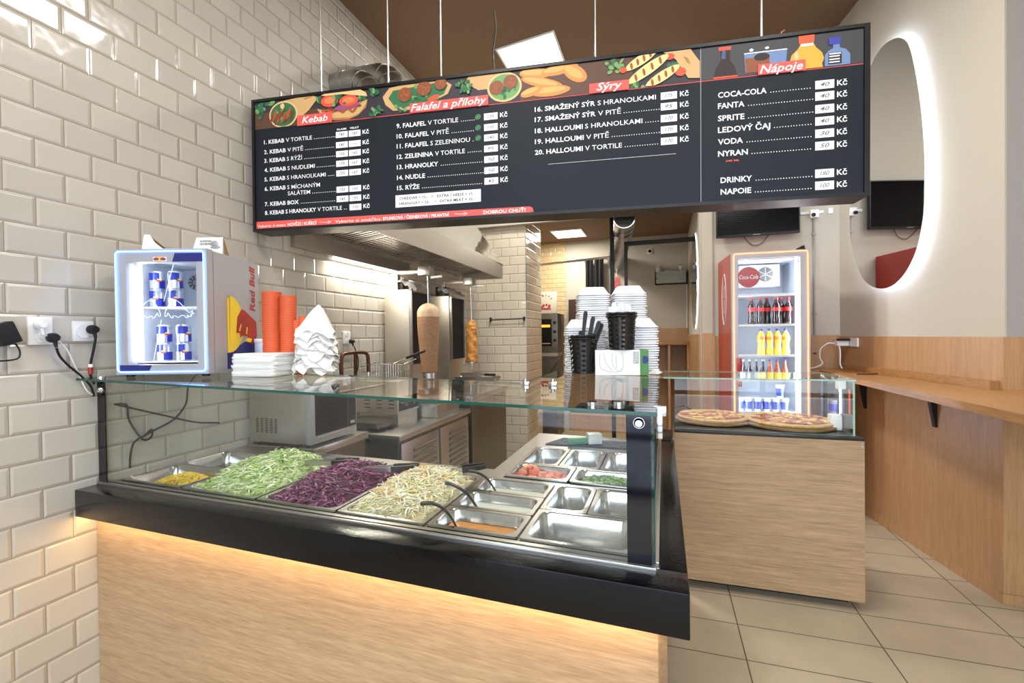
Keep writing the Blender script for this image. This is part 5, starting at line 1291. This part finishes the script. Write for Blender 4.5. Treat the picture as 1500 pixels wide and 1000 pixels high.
C2 = [(.461, '9. FALAFEL', 'V TORTILE', 1.12, '135'), (.411, '10. FALAFEL', 'V PITĚ', 1.073, '135'), (.363, '11. FALAFEL', 'S ZELENINOU', 1.177, '145'), (.312, '12. ZELENINA', 'V TORTILE', 1.152, '95'), (.262, '13. HRANOLKY', None, 1.018, '50'), (.211, '14. NUDLE', None, .951, '50'), (.161, '15. RÝŽE', None, .922, '45')]
for i, (v, s1, s2, u1, pa) in enumerate(C2):
    b = MB(); vv = Bv(.95, v); fitline(b, .806, u1, vv, .0215, [(s1, True)]+([(s2, False)] if s2 else []))
    dots(u1+.014, 1.20 if i < 3 else 1.238, vv); price(1.246, 1.312, vv-.005, .031, pa); fitline(kc := MB(), 1.323, 1.359, vv+.002, .0215, [('Kč', True)]); kc.build('currency_mark', 'p_white', mb_, recalc=False, smooth=False); b.build('menu_line', 'p_white', mb_, recalc=False, smooth=False)
for v in (.461, .411, .363):
    b = MB(); vv = Bv(1.2, v)+.012
    b.F([b.V(BP(u, q, .0023)) for u, q in ell(1.217, vv, .015, .013, .5)]); b.mi = 1; b.tube([BP(1.208, vv-.008, .003), BP(1.224, vv+.007, .003)], .001, 4); b.build('leaf_mark', ['p_green', 'p_green2'], mb_, recalc=False, smooth=False)
b = MB(); b.mi = 0; b.prism([BP(u, v, .0016) for u, v in ((.797, .078), (1.228, .080), (1.228, .139), (.797, .137))], NN*.0006); b.mi = 1
for v, s1 in ((.114, 'CHEDDAR + 15,-   //   EXTRA CHEESE + 15,-'), (.089, 'HRANOLKY + 25,-   //   EXTRA MEAT + 35,-')): b.text(s1, BP(.818, v, .0024), UX, UY, .013, .38, bold=.02)
b.build('extras_note', ['p_white', 'black'], mb_, recalc=False, smooth=False)
b = MB(); b.mi = 0; b.prism([BP(u, v, .0016) for u, v in ((.0145, .0145), (1.478, .0145), (1.474, .036), (1.46, .043), (.0145, .052))], NN*.0004); b.mi = 1
for u0, u1, s1, bo in ((.022, .19, 'Vyberte si maso:', .0), (.20, .365, 'HOVĚZÍ / KUŘECÍ', .02), (.47, .72, 'Vyberte si omáčku:', 0), (.73, 1.07, 'BYLINKOVÁ / ČESNEKOVÁ / PIKANTNÍ', .02), (1.24, 1.44, 'DOBROU CHUŤ!', .02)):
    b.text(s1, BP(u0, .021, .0022), UX, UY, .0155, u1-u0, bold=bo)
for u0 in (.385, 1.10):
    b.tube([BP(u0, .030, .003), BP(u0+.03, .027, .003), BP(u0+.06, .028, .003)], .0013, 4); b.tube([BP(u0+.045, .036, .003), BP(u0+.062, .028, .003), BP(u0+.045, .020, .003)], .0013, 4)
b.build('footer_strip', ['coral', 'p_white'], mb_, recalc=False, smooth=False)
C3 = [(.466, '16. SMAŽENÝ SÝR', 'S HRANOLKAMI', 2.018, '175'), (.420, '17. SMAŽENÝ SÝR', 'V PITĚ', 1.87, '95'), (.369, '18. HALLOUMI', 'S HRANOLKAMI', 1.961, '170'), (.320, '19. HALLOUMI', 'V PITĚ', 1.818, '170'), (.271, '20. HALLOUMI', 'V TORTILE', 1.874, '170')]
for v, s1, s2, u1, pa in C3:
    b = MB(); vv = Bv(1.6, v); fitline(b, 1.486, u1, vv, .0215, [(s1, True), (s2, False)]); dots(u1+.012, 2.03, vv); price(2.038, 2.105, vv-.005, .031, pa); fitline(kc := MB(), 2.117, 2.153, vv+.002, .0215, [('Kč', True)]); kc.build('currency_mark', 'p_white', mb_, recalc=False, smooth=False); b.build('menu_line', 'p_white', mb_, recalc=False, smooth=False)
b = MB(); b.F([b.V(BP(u, v, .0022)) for u, v in ((1.546, .228), (2.10, .229), (2.10, .2302), (1.546, .2292))]); b.build('rule_line', 'p_white', mb_, recalc=False, smooth=False)
C4 = [(.439, 'COCA-COLA', 2.459, '40'), (.393, 'FANTA', 2.374, '40'), (.341, 'SPRITE', 2.374, '40'), (.292, 'LEDOVÝ ČAJ', 2.473, '40'), (.242, 'VODA', 2.368, '30'), (.192, 'NYRAN', 2.387, '50'), (.080, 'DRINKY', 2.403, '180'), (.031, 'NAPOIE', 2.40, '100')]
for v, s1, u1, pa in C4:
    u0 = 2.27 if v > .1 else 2.28; b = MB(); vv = Bv(2.4, v); fitline(b, u0, u1, vv, .0235, [(s1, True)]); dots(u1+.014, 2.63, vv); price(2.641, 2.71, vv-.006, .034, pa); fitline(kc := MB(), 2.72, 2.757, vv+.001, .0225, [('Kč', True)]); kc.build('currency_mark', 'p_white', mb_, recalc=False, smooth=False); b.build('menu_line', 'p_white', mb_, recalc=False, smooth=False)
b = MB(); b.text('240 ML', BP(2.30, Bv(2.3, .168), .0022), UX, UY, .0075, .055, bold=.02); b.build('small_print', 'coral', mb_, recalc=False, smooth=False)
for u, oo in ((.36, -.06), (.735, -.06), (1.015, -.06), (1.76, -.06), (2.46, -.06)):
    q = BP(u, BH-.01, oo); b = MB(); zc = 3.73+.102*(q.x+.1); b.cyl(q, (q.x, q.y, zc+.03), .0045, n=10); b.cyl(q, q+Vector((0, 0, .03)), .010, n=10); b.build('suspension_rod', 'galv', mb_)
b = MB(); q = BP(2.50, BH+.002, -.05); b.tube([q, q+UX*.02+Vector((0, 0, .012)), q+UX*.05+Vector((0, 0, .014))], .004, 6); b.tube([q+UX*.02, q+UX*.035+Vector((0, 0, .04)), q+UX*.045+Vector((0, 0, .045))], .003, 6); b.cyl(q+UX*.05, q+UX*.05+Vector((0, 0, .02)), .006, n=8)
tag(b.build('wire_terminal', 'p_meat2'), 'small tangle of brown wire terminals on top of the menu board', 'wire')
cable([(1.31, 2.12, 2.69), (1.30, 2.13, 2.82), (1.315, 2.13, 2.93), (1.305, 2.14, 3.02)], .004, 'rubber', 'short black cable end standing up behind the menu board')

# ================================================================== pizza counter
pc = thing('pizza_counter', 'grey oak pizza counter with black top at the right of the salad counter', 'counter', (2.55, 3.1, 0))
MB().box((2.13, 2.81, .052), (3.045, 2.83, .885)).build('front_panel', 'oak2', pc)
b = MB(); b.box((3.025, 2.83, .052), (3.045, 3.42, .885)); b.build('side_panel', 'oak_y', pc)
b = MB(); b.box((2.13, 2.83, .052), (2.15, 3.42, .885)); b.box((2.15, 3.40, .052), (3.025, 3.42, .885)); b.build('carcass', 'oak2', pc)
MB().box((2.18, 2.90, 0), (3.0, 3.38, .052)).build('plinth', 'black_matt', pc)
b = MB(); b.bbox((2.125, 2.808, .885), (3.048, 3.42, .899), .002); b.build('top', 'black', pc)
for z in (.872, .858): MB().cyl((3.035, 2.81, z), (3.035, 2.807, z), .004, n=8).build('screw', 'steel', pc)
pg = thing('pizza_glass_case', 'low clear glass case over the pizzas with green edges', 'display case', (2.55, 3.05, .9))
b = MB(); pane(b, [(2.13, 2.858, .900), (3.012, 2.858, .900), (3.012, 2.858, 1.188), (2.13, 2.858, 1.188)], (0, .008, 0)); b.build('front_pane', ['glass', 'glass_edge2'], pg)
b = MB(); pane(b, [(3.012, 2.858, .900), (3.012, 3.34, .900), (3.012, 3.34, 1.188), (3.012, 2.858, 1.188)], (.008, 0, 0)); b.build('side_pane', ['glass', 'glass_edge2'], pg)
b = MB(); pane(b, [(2.07, 2.85, 1.188), (3.024, 2.85, 1.188), (3.024, 3.35, 1.188), (2.07, 3.35, 1.188)], (0, 0, .008)); b.build('top_pane', ['glass', 'glass_edge2'], pg)
for y in (3.1, 3.28):
    b = MB(); b.bbox((2.985, y, 1.165), (3.011, y+.02, 1.186), .003); b.build('clamp', 'chrome', pg)
b = MB(); b.cyl((2.81, 2.87, 1.196), (2.81, 2.87, 1.202), .010, n=14); b.build('glass_bolt', 'chrome', pg)
b = MB(); b.box((3.0, 3.30, .900), (3.011, 3.335, 1.186)); b.build('corner_post', 'black', pg)
for nm, a, bb, lb in (('power_adapter', (2.965, 2.94, 1.135), (3.008, 2.975, 1.185), 'white power adapter hung inside the pizza glass case, upper'), ('power_adapter', (2.955, 3.0, .9), (3.008, 3.07, .985), 'white box standing in the back corner of the pizza glass case')):
    tag(MB().bbox(a, bb, .006).build(nm, 'white'), lb, 'adapter')

M['crust'] = mat('pizza_crust', (206, 166, 104), .7, bump=.6, scale=40, var=.2)
M['pizza_top'] = mat('pizza_top', (190, 128, 88), .6, bump=.9, scale=55, var=.45)
M['ham'] = mat('pizza_ham', (172, 104, 82), .55, bump=.4, scale=60, var=.25); M['cheese'] = mat('pizza_cheese', (226, 188, 116), .5, bump=.5, scale=40, var=.15)
def pizza(c, r, seed, lb, lb2):
    t0 = thing('wooden_pizza_board', lb2, 'board', (c[0], c[1], .9), 0, 'round boards under the pizzas')
    b = MB(); b.lathe([(r*.96, .9), (r*1.02, .905), (r*1.02, .915), (r*1.0, .918)], (c[0], c[1], 0), 44); b.build('board', 'board', t0)
    t = thing('pizza', lb, 'pizza', (c[0], c[1], .918), 0, 'pizzas in the glass case'); rn = random.Random(seed)
    zz = .918
    w = lambda t_, k, z: .004*math.sin(5*t_+seed)+.003*math.sin(11*t_+2*seed)
    b = MB(); b.lathe([(r*.90, zz), (r*.96, zz+.004), (r*.97, zz+.014), (r*.93, zz+.022), (r*.86, zz+.019), (r*.82, zz+.013)], (c[0], c[1], 0), 56, True, w); b.build('crust', 'crust', t)
    b = MB(); b.lathe([(r*.845, zz+.011), (r*.84, zz+.017), (r*.5, zz+.021), (r*.1, zz+.023)], (c[0], c[1], 0), 44, True, w); b.build('topping', 'pizza_top', t)
    for nm, m, n, sz in (('ham_pieces', 'ham', 46, .026), ('cheese_pieces', 'cheese', 50, .022)):
        b = MB()
        for _ in range(n):
            a = rn.uniform(0, 6.28); q = r*.80*math.sqrt(rn.random()); s = sz*rn.uniform(.5, 1.2)
            b.sphere((c[0]+q*math.cos(a), c[1]+q*math.sin(a), zz+.022), (s, s*rn.uniform(.5, 1), .0055), 9, 5, lambda v: 1+.2*math.sin(5*v.x+a*9))
        b.build(nm, m, t)
    return t
pizza((2.775, 3.125), .238, 1, 'whole ham pizza nearest the glass corner, on the right', 'round wooden board under the right-hand pizza')
pizza((2.36, 3.16), .215, 2, 'ham and cheese pizza on the left, partly behind the salad counter', 'round wooden board under the left-hand pizza')
t = thing('pizza_slicer', 'thin dark serving tool lying behind the left-hand pizza', 'server', (2.2, 3.34, .9))
MB().tube([(2.14, 3.34, .945), (2.20, 3.36, .96), (2.25, 3.37, .93)], .005, 6).build('handle', 'black', t)
b = MB(); b.prism([(2.25, 3.36, .902), (2.30, 3.34, .902), (2.30, 3.39, .902)], (0, 0, .03)); b.build('blade', 'steel_dark', t)

M['label_white'] = mat('label_white', (236, 236, 240), .5)
# ================================================================== tall drinks cooler
FX0, FX1, FY0, FY1, FZ0, FZ1 = 2.600, 3.165, 4.15, 4.72, .08, 2.095
cf_ = thing('drinks_cooler', 'tall red drinks cooler with glowing orange frame around its glass door', 'fridge', ((FX0+FX1)/2, (FY0+FY1)/2, 0))
b = MB(); b.box((FX0, FY0+.05, FZ0), (FX0+.035, FY1, FZ1)); b.box((FX1-.035, FY0+.05, FZ0), (FX1, FY1, FZ1)); b.box((FX0+.035, FY1-.03, FZ0), (FX1-.035, FY1, FZ1)); b.box((FX0+.035, FY0+.05, FZ1-.05), (FX1-.035, FY1-.03, FZ1)); b.box((FX0+.035, FY0+.05, FZ0), (FX1-.035, FY1-.03, .38)); b.build('cabinet', 'red', cf_)
b = MB(); x0, x1, zb, zt = FX0+.035, FX1-.035, .38, FZ1-.05
b.box((x0, FY0+.06, zb), (x0+.004, FY1-.03, zt)); b.box((x1-.004, FY0+.06, zb), (x1, FY1-.03, zt)); b.box((x0, FY1-.036, zb), (x1, FY1-.03, zt)); b.box((x0, FY0+.06, zt-.004), (x1, FY1-.03, zt)); b.box((x0, FY0+.06, zb), (x1, FY1-.03, zb+.004)); b.build('liner', 'cooler', cf_)
gx0, gx1, gz0, gz1 = 2.648, 3.098, .42, 2.045
b = MB(); b.box((FX0, FY0, FZ0), (gx0, FY0+.045, FZ1)); b.box((gx1, FY0, FZ0), (FX1, FY0+.045, FZ1)); b.box((gx0, FY0, FZ0), (gx1, FY0+.045, gz0)); b.box((gx0, FY0, gz1), (gx1, FY0+.045, FZ1)); b.build('door_frame', 'silver', cf_)
b = MB(); b.box((gx0, FY0+.018, gz0), (gx1, FY0+.024, gz1)); b.build('door_glass', 'glass_door', cf_)
L = [Vector((p[0], FY0-.004, p[1])) for p in rrect(2.616, 3.148, FZ0+.02, 2.083, .015, 0)]
b = MB(); b.tube(L+[L[0], L[1]], .0048, 8); b.build('neon_frame', 'neon_red', cf_)
b = MB(); b.box((3.082, FY0+.06, gz0), (3.098, FY0+.075, gz1)); b.build('light_strip', 'led_white', cf_)
b = MB(); b.box((2.648, FY0+.065, gz0), (2.652, FY0+.075, gz1)); b.build('light_strip', 'led_white', cf_)
SH = (1.757, 1.512, 1.264, 1.060, .800, .55)
for z in SH:
    s_ = MB().box((x0+.006, FY0+.07, z-.008), (x1-.006, FY1-.05, z)); s_ = s_.build('shelf', 'white', cf_)
    MB().box((x0+.006, FY0+.064, z-.012), (x1-.006, FY0+.07, z+.006)).build('price_rail', 'white', s_)
b = MB(); b.bbox((2.72, 4.45, 1.84), (3.04, 4.68, 2.03), .01); b.build('evaporator_cover', 'white', cf_)
b = MB(); b.mi = 0; b.cyl((2.925, 4.45, 1.945), (2.925, 4.444, 1.945), .062, n=26); b.mi = 1
for k in range(6):
    a = 2*PI*k/6; b.box((2.925-.004, 4.441, 1.945), (2.925+.004, 4.444, 1.945+.055), Matrix.Rotation(a, 3, 'Y'), (2.925, 4.442, 1.945))
b.build('fan_grille', ['steel_dark', 'silver'], cf_)
b = MB(); b.mi = 0; b.cyl((2.729, FY0+.016, 1.895), (2.729, FY0+.013, 1.895), .083, n=32); b.mi = 1; b.text('Coca-Cola', (2.729, FY0+.0125, 1.882), (1, 0, 0), (0, 0, 1), .033, .140, bold=.008, shear=.25, align='CENTER')
b.build('logo', ['red', 'label_white'], cf_)
b = MB(); b.text('D', (3.073, FY0+.0155, 1.995), (1, 0, 0), (0, 0, 1), .022, None, bold=.01); b.build('door_mark', 'black', cf_)
b = MB(); b.tube([Vector((FX0-.001, 4.45+.085*math.sin(a), 1.74+.22*math.cos(a))) for a in [2*PI*k/30 for k in range(31)]], .003, 5); b.text('Coca-Cola', (FX0-.0012, 4.425, 1.62), (0, 0, 1), (0, 1, 0), .05, .24, bold=.01, shear=.2); b.build('side_logo', 'label_white', cf_)
b = MB(); b.bbox((2.632, FY0-.03, 1.135), (2.668, FY0-.001, 1.245), .006); b.bbox((2.632, FY0-.03, 1.015), (2.668, FY0-.001, 1.06), .006); b.build('handle', 'red', cf_)
b = MB(); b.bbox((3.09, FY0+.02, FZ1), (3.14, FY0+.07, FZ1+.02), .004); b.tube([(3.10, FY0+.03, FZ1+.015), (3.135, FY0+.03, FZ1+.03)], .008, 6); b.build('hinge', 'black', cf_)
b = MB()
for x in (FX0+.04, FX1-.04):
    for y in (FY0+.08, FY1-.05): b.cyl((x, y, 0), (x, y, FZ0), .02, n=10)
b.build('feet', 'black', cf_)
FC = Vector((2.8825, 4.435, 0)); cf_.location.x -= .02; FR = Matrix.Rotation(math.radians(4), 3, 'Z'); cf_.rotation_euler = (0, 0, math.radians(4))
def frot(p): return FR @ (Vector(p)-FC)+FC-Vector((.02, 0, 0))
area('cooler_lamp', frot((3.076, FY0+.085, 1.25)), (0, math.radians(90), 0), 1.5, .02, 9, (.84, .9, 1.0))
area('cooler_lamp', frot((2.656, FY0+.085, 1.25)), (0, math.radians(-90), 0), 1.5, .02, 7, (.84, .9, 1.0))
M['cola'] = mat('cola_liquid', (40, 22, 20), .08, coat=.5); M['cap_red'] = mat('cap_red', (200, 40, 34), .4); M['label_red'] = mat('label_red', (214, 44, 40), .4)
M['orange_drink'] = mat('orange_drink', (240, 196, 70), .12, coat=.4); M['cap_blue'] = mat('cap_blue', (44, 54, 140), .4); M['label_orange'] = mat('label_orange', (240, 130, 60), .4)
M['amber'] = mat('amber_drink', (176, 84, 50), .1, coat=.4); M['darkglass'] = mat('dark_glass_bottle', (40, 34, 44), .08, coat=.5); M['cup_blue'] = mat('cup_blue', (70, 84, 190), .4)
def make_bottle(nm, prof, r, h, body, label_m, cap, lz, label, group):
    t = thing(nm, label, 'bottle', (0, 0, 0), 0, group)
    b = MB(); b.lathe([(a*r, z*h) for a, z in prof], (0, 0, 0), 18); b.build('bottle_body', body, t)
    f = lambda z: next(a0+(a1-a0)*(z-z0_)/(z1_-z0_) for (a0, z0_), (a1, z1_) in zip(prof, prof[1:]) if z0_ <= z <= z1_ and z1_ > z0_)
    b = MB(); b.lathe([(f(z)*r+.0008, z*h) for z in [lz[0]+(lz[1]-lz[0])*k/5 for k in range(6)]], (0, 0, 0), 18, caps=False); b.build('paper_label', label_m, t)
    b = MB(); b.lathe([(r*.42, h*.925), (r*.45, h*.93), (r*.45, h), (r*.40, h*1.005)], (0, 0, 0), 14); b.build('cap', cap, t)
    return t
PET = [(.85, 0), (1, .03), (1, .2), (.84, .33), (.86, .40), (1, .5), (1, .64), (.9, .72), (.5, .86), (.36, .9), (.36, .93)]
CON = [(.85, 0), (1, .03), (.98, .15), (.72, .36), (.80, .46), (1, .58), (1, .68), (.8, .77), (.42, .88), (.36, .93)]
GLS = [(.9, 0), (1, .02), (1, .40), (.86, .5), (.5, .7), (.42, .8), (.40, .94)]
def row(t0, xs, y, z, rest):
    t0.location = frot((xs[0], y[0] if isinstance(y, (list, tuple)) else y, z))
    for i, x in enumerate(xs[1:]): dup(t0, frot((x, y[i+1] if isinstance(y, (list, tuple)) else y, z)), .7*i, rest[i])
wo = ['leftmost', 'second', 'third', 'fourth', 'fifth', 'rightmost']
t = make_bottle('cola_bottle', PET, .029, .222, 'cola', 'label_red', 'cap_red', (.5, .64), 'leftmost cola bottle with red cap, second shelf of tall cooler', 'cola bottles in the tall cooler')
row(t, [2.782, 2.849, 2.905, 2.962, 3.012, 3.055], [4.30, 4.30, 4.33, 4.28, 4.34, 4.29], 1.5125, [f'{w} cola bottle'+(' from the left' if w in ('second', 'third', 'fourth', 'fifth') else '')+' with red cap, second shelf of tall cooler' for w in wo[1:]])
t = make_bottle('orange_soda_bottle', CON, .031, .215, 'orange_drink', 'label_orange', 'cap_blue', (.58, .70), 'leftmost orange soda bottle with blue cap on the third shelf', 'orange soda bottles in the tall cooler')
row(t, [2.853, 2.914, 2.974, 3.036], 4.30, 1.2645, [f'{w} orange soda bottle'+(' from the left' if w != 'rightmost' else '')+' with blue cap on the third shelf' for w in ('second', 'third', 'rightmost')])
t = make_bottle('glass_bottle', GLS, .024, .165, 'darkglass', 'label_white', 'silver', (.08, .38), 'leftmost dark glass bottle with pale label on the fourth shelf', 'dark glass bottles in the tall cooler')
row(t, [2.713, 2.760, 2.811, 2.861], 4.28, 1.0605, [f'{w} dark glass bottle'+(' from the left' if w != 'rightmost' else '')+' with pale label on the fourth shelf' for w in ('second', 'third', 'rightmost')])
t = make_bottle('glass_bottle', GLS, .024, .165, 'amber', 'orange_drink', 'cap_blue', (.02, .34), 'leftmost amber glass bottle with yellow label on the fourth shelf', 'amber glass bottles in the tall cooler')
row(t, [2.912, 2.964, 3.022], 4.28, 1.0605, ['middle amber glass bottle with yellow label on the fourth shelf', 'rightmost amber glass bottle with yellow label on the fourth shelf'])
def make_tub(label):
    t = thing('yogurt_cup', label, 'cup', (0, 0, 0), 0, 'blue and white cups in the tall cooler')
    b = MB(); b.lathe([(.021, 0), (.024, .012), (.030, .095), (.032, .104)], (0, 0, 0), 18); b.build('cup_body', 'label_white', t)
    b = MB(); b.lathe([(.0255, .018), (.0305, .08)], (0, 0, 0), 18, caps=False); b.build('paper_label', 'cup_blue', t)
    b = MB(); b.cyl((0, 0, .104), (0, 0, .108), .034, n=18); b.build('lid', 'white', t)
    return t
t = make_tub('leftmost blue and white cup on the bottom shelf, tall cooler')
row(t, [2.69, 2.75, 2.82, 2.888, 2.952, 3.02], 4.29, .8005, [f'{w} blue and white cup'+('' if w == 'rightmost' else ' from the left')+' on the bottom shelf, tall cooler' for w in wo[1:]])
dup(t, frot((2.99, 4.30, .910)), .3, 'blue and white cup standing on top of two others, bottom shelf, tall cooler')

# ================================================================== television, conduit, sockets on the television wall
t = thing('television', 'black flat television high on the wall behind the menu board', 'television', (2.885, 4.70, 2.32))
MB().bbox((2.545, 4.675, 2.325), (3.222, 4.71, 2.74), .004).build('bezel', 'black', t)
b = MB(); b.box((2.555, 4.673, 2.345), (3.212, 4.675, 2.73)); b.build('screen', 'black_gloss', t)
b = MB(); b.box((2.85, 4.672, 2.331), (2.91, 4.675, 2.335)); b.build('logo_strip', 'silver', t)
MB().box((2.70, 4.71, 2.42), (3.06, 4.749, 2.65)).build('wall_mount', 'steel_dark', t)
cable([(2.78, 4.72, 2.33), (2.83, 4.735, 2.27), (2.88, 4.735, 2.245), (2.94, 4.735, 2.27), (2.985, 4.72, 2.33)], .003, 'rubber', 'thin black cable hanging in a loop under the television')
b = MB(); b.tube([(3.345, 4.742, 1.14), (3.345, 4.742, 2.46)], .0085, 8)
for z in (1.25, 1.6, 2.3): b.bbox((3.33, 4.73, z), (3.36, 4.749, z+.018), .003)
tag(b.build('cable_conduit', 'plaster2'), 'thin grey cable pipe running down the wall right of the tall cooler', 'conduit')
t = thing('junction_box', 'small white junction box with dark camera at the top of the grey cable pipe', 'junction box', (3.33, 4.73, 2.46))
MB().bbox((3.24, 4.735, 2.49), (3.42, 4.749, 2.515), .003).build('rail', 'white', t)
MB().bbox((3.31, 4.70, 2.45), (3.375, 4.749, 2.52), .006).build('housing', 'white', t); MB().cyl((3.33, 4.70, 2.475), (3.33, 4.685, 2.47), .016, n=14).build('lens', 'black', t)
MB().bbox((3.455, 4.735, 2.48), (3.49, 4.749, 2.53), .003).build('end_box', 'white', t)
# socket and adapters on the angled right wall
t = thing('wall_socket', 'white wall socket block on the oak panel above the bar shelf', 'socket', RW(1.36, 1.33, 0))
b = MB(); rwbox(b, 1.33, 1.44, 1.325, 1.395, .012, 0); b.build('plate', 'white', t)
b = MB(); rwbox(b, 1.44, 1.52, 1.325, 1.395, .012, 0); b.build('plate', 'plaster2', t)
t = thing('power_adapter', 'white charger plugged into the socket block above the bar shelf', 'adapter', RW(1.5, 1.32, .02))
b = MB(); rwbox(b, 1.45, 1.50, 1.33, 1.37, .10, .012); b.build('body', 'white', t)
b = MB(); rwbox(b, 1.43, 1.46, 1.372, 1.39, .10, .012); b.build('body', 'black', t)
q = RW(1.5, 1.35, .10)
cable([q, q+Vector((-.05, -.01, 0)), q+Vector((-.10, 0, -.05)), q+Vector((-.105, 0, -.12)), q+Vector((-.09, -.01, -.17)), q+Vector((-.14, -.04, -.198)), q+Vector((-.20, -.08, -.208))], .0055, 'white', 'white cable looping from the charger down to the bar shelf, left one')
q = RW(1.46, 1.33, .08)
cable([q, q+Vector((.0, -.02, -.06)), q+Vector((-.01, -.05, -.15)), q+Vector((-.005, -.08, -.185))], .0055, 'white', 'white cable dropping straight from the charger to the bar shelf, right one')
cable([RW(1.555, 1.35, .03), RW(1.55, 1.25, .03), RW(1.55, 1.16, .03)], .006, 'rubber', 'short dark cable on the oak panel beside the charger')
t = tag(MB().tube([(3.42, 4.02, 1.137), (3.50, 4.03, 1.137), (3.56, 4.06, 1.137)], .007, 6).build('dark_stick', 'p_wood'), 'dark brown stick lying on the bar shelf under the charger', 'stick')

# ================================================================== bar shelf along the right wall
bs = thing('bar_shelf', 'long oak bar shelf along the right wall', 'shelf', (3.45, 3.5, 1.09))
wl = lambda u, o=.001: (RW(u, 0, o).x, RW(u, 0, o).y)
P = [(3.17, 4.725), (3.17, 4.44), (3.30, 4.44), (3.345, 2.20), (4.4, 2.20), (4.4, 3.112), wl(0.0, .004), wl(1.62, .004), (3.53, 4.725)]
b = MB(); b.prism([(x, y, 1.092) for x, y in P], (0, 0, .038)); b.build('top', 'shelfwood', bs)
b = MB(); rwbox(b, .02, 1.52, 1.1305, 1.175, .045, .002); b.build('back_lip', 'shelfwood', bs)
for u in (.47, 1.22, -.0):
    if u < .1: continue
    b = MB(); A = RW(u, 1.09, .001); Bq = RW(u, 1.09, .055); Cq = RW(u, .84, .001); Dq = RW(u, .84, .010)
    b.prism([A, Bq, Dq, Cq], RE*.028); b.build('bracket', 'black', bs)

# ================================================================== lit mirrors
def mirror(pts, to, label, name='wall_mirror', inset=.03, off=.035, halo='led_halo', nrm=RN):
    """pts: closed outline (u, z) on a wall; to(u, z, off) -> point"""
    n = len(pts); sm = []
    for i in range(n):
        a, b_, c, d = [Vector((*pts[(i+k) % n], 0)) for k in (-1, 0, 1, 2)]
        for k in range(5):
            t_ = k/5; sm.append(.5*((2*b_)+(c-a)*t_+(2*a-5*b_+4*c-d)*t_*t_+(3*b_-a-3*c+d)*t_**3))
    cen = sum(sm, Vector())/len(sm)
    t = thing(name, label, 'mirror', to(cen.x, min(p.y for p in sm), 0))
    b = MB(); b.prism([to(p.x, p.y, off) for p in sm], -nrm*.006); b.build('mirror_glass', 'mirror', t)
    back = [cen+(p-cen)*(1-.16) for p in sm]
    b = MB(); b.prism([to(p.x, p.y, off-.007) for p in back], -nrm*(off-.009)); b.build('back_panel', 'black_matt', t)
    ring = [cen+(p-cen)*(1-inset) for p in sm]; q = [to(p.x, p.y, off*.45) for p in ring]
    b = MB(); b.tube(q+[q[0], q[1]], .006, 6); b.build('led_strip', halo, t)
    return t
mirror([(.86, 3.49), (.74, 3.43), (.655, 3.30), (.572, 2.956), (.530, 2.60), (.528, 2.33), (.546, 2.14), (.626, 1.936), (.775, 1.797), (.961, 1.757), (1.169, 1.833), (1.325, 2.04), (1.385, 2.30), (1.365, 2.62), (1.30, 2.97), (1.21, 3.26), (1.10, 3.43), (.98, 3.495)],
       RW, 'large pebble-shaped mirror with white halo light on the right wall', inset=.035)
def NW(u, z, off=0.0): return Vector((2.414-off, 4.87+u, z))
mirror([(.62+.46*math.sin(a), 2.02+.52*math.cos(a)) for a in [2*PI*k/16 for k in range(16)]], NW, 'second lit mirror seen edge-on on the niche wall', nrm=Vector((-1, 0, 0)), off=.018, halo='led_halo_soft', inset=.02)
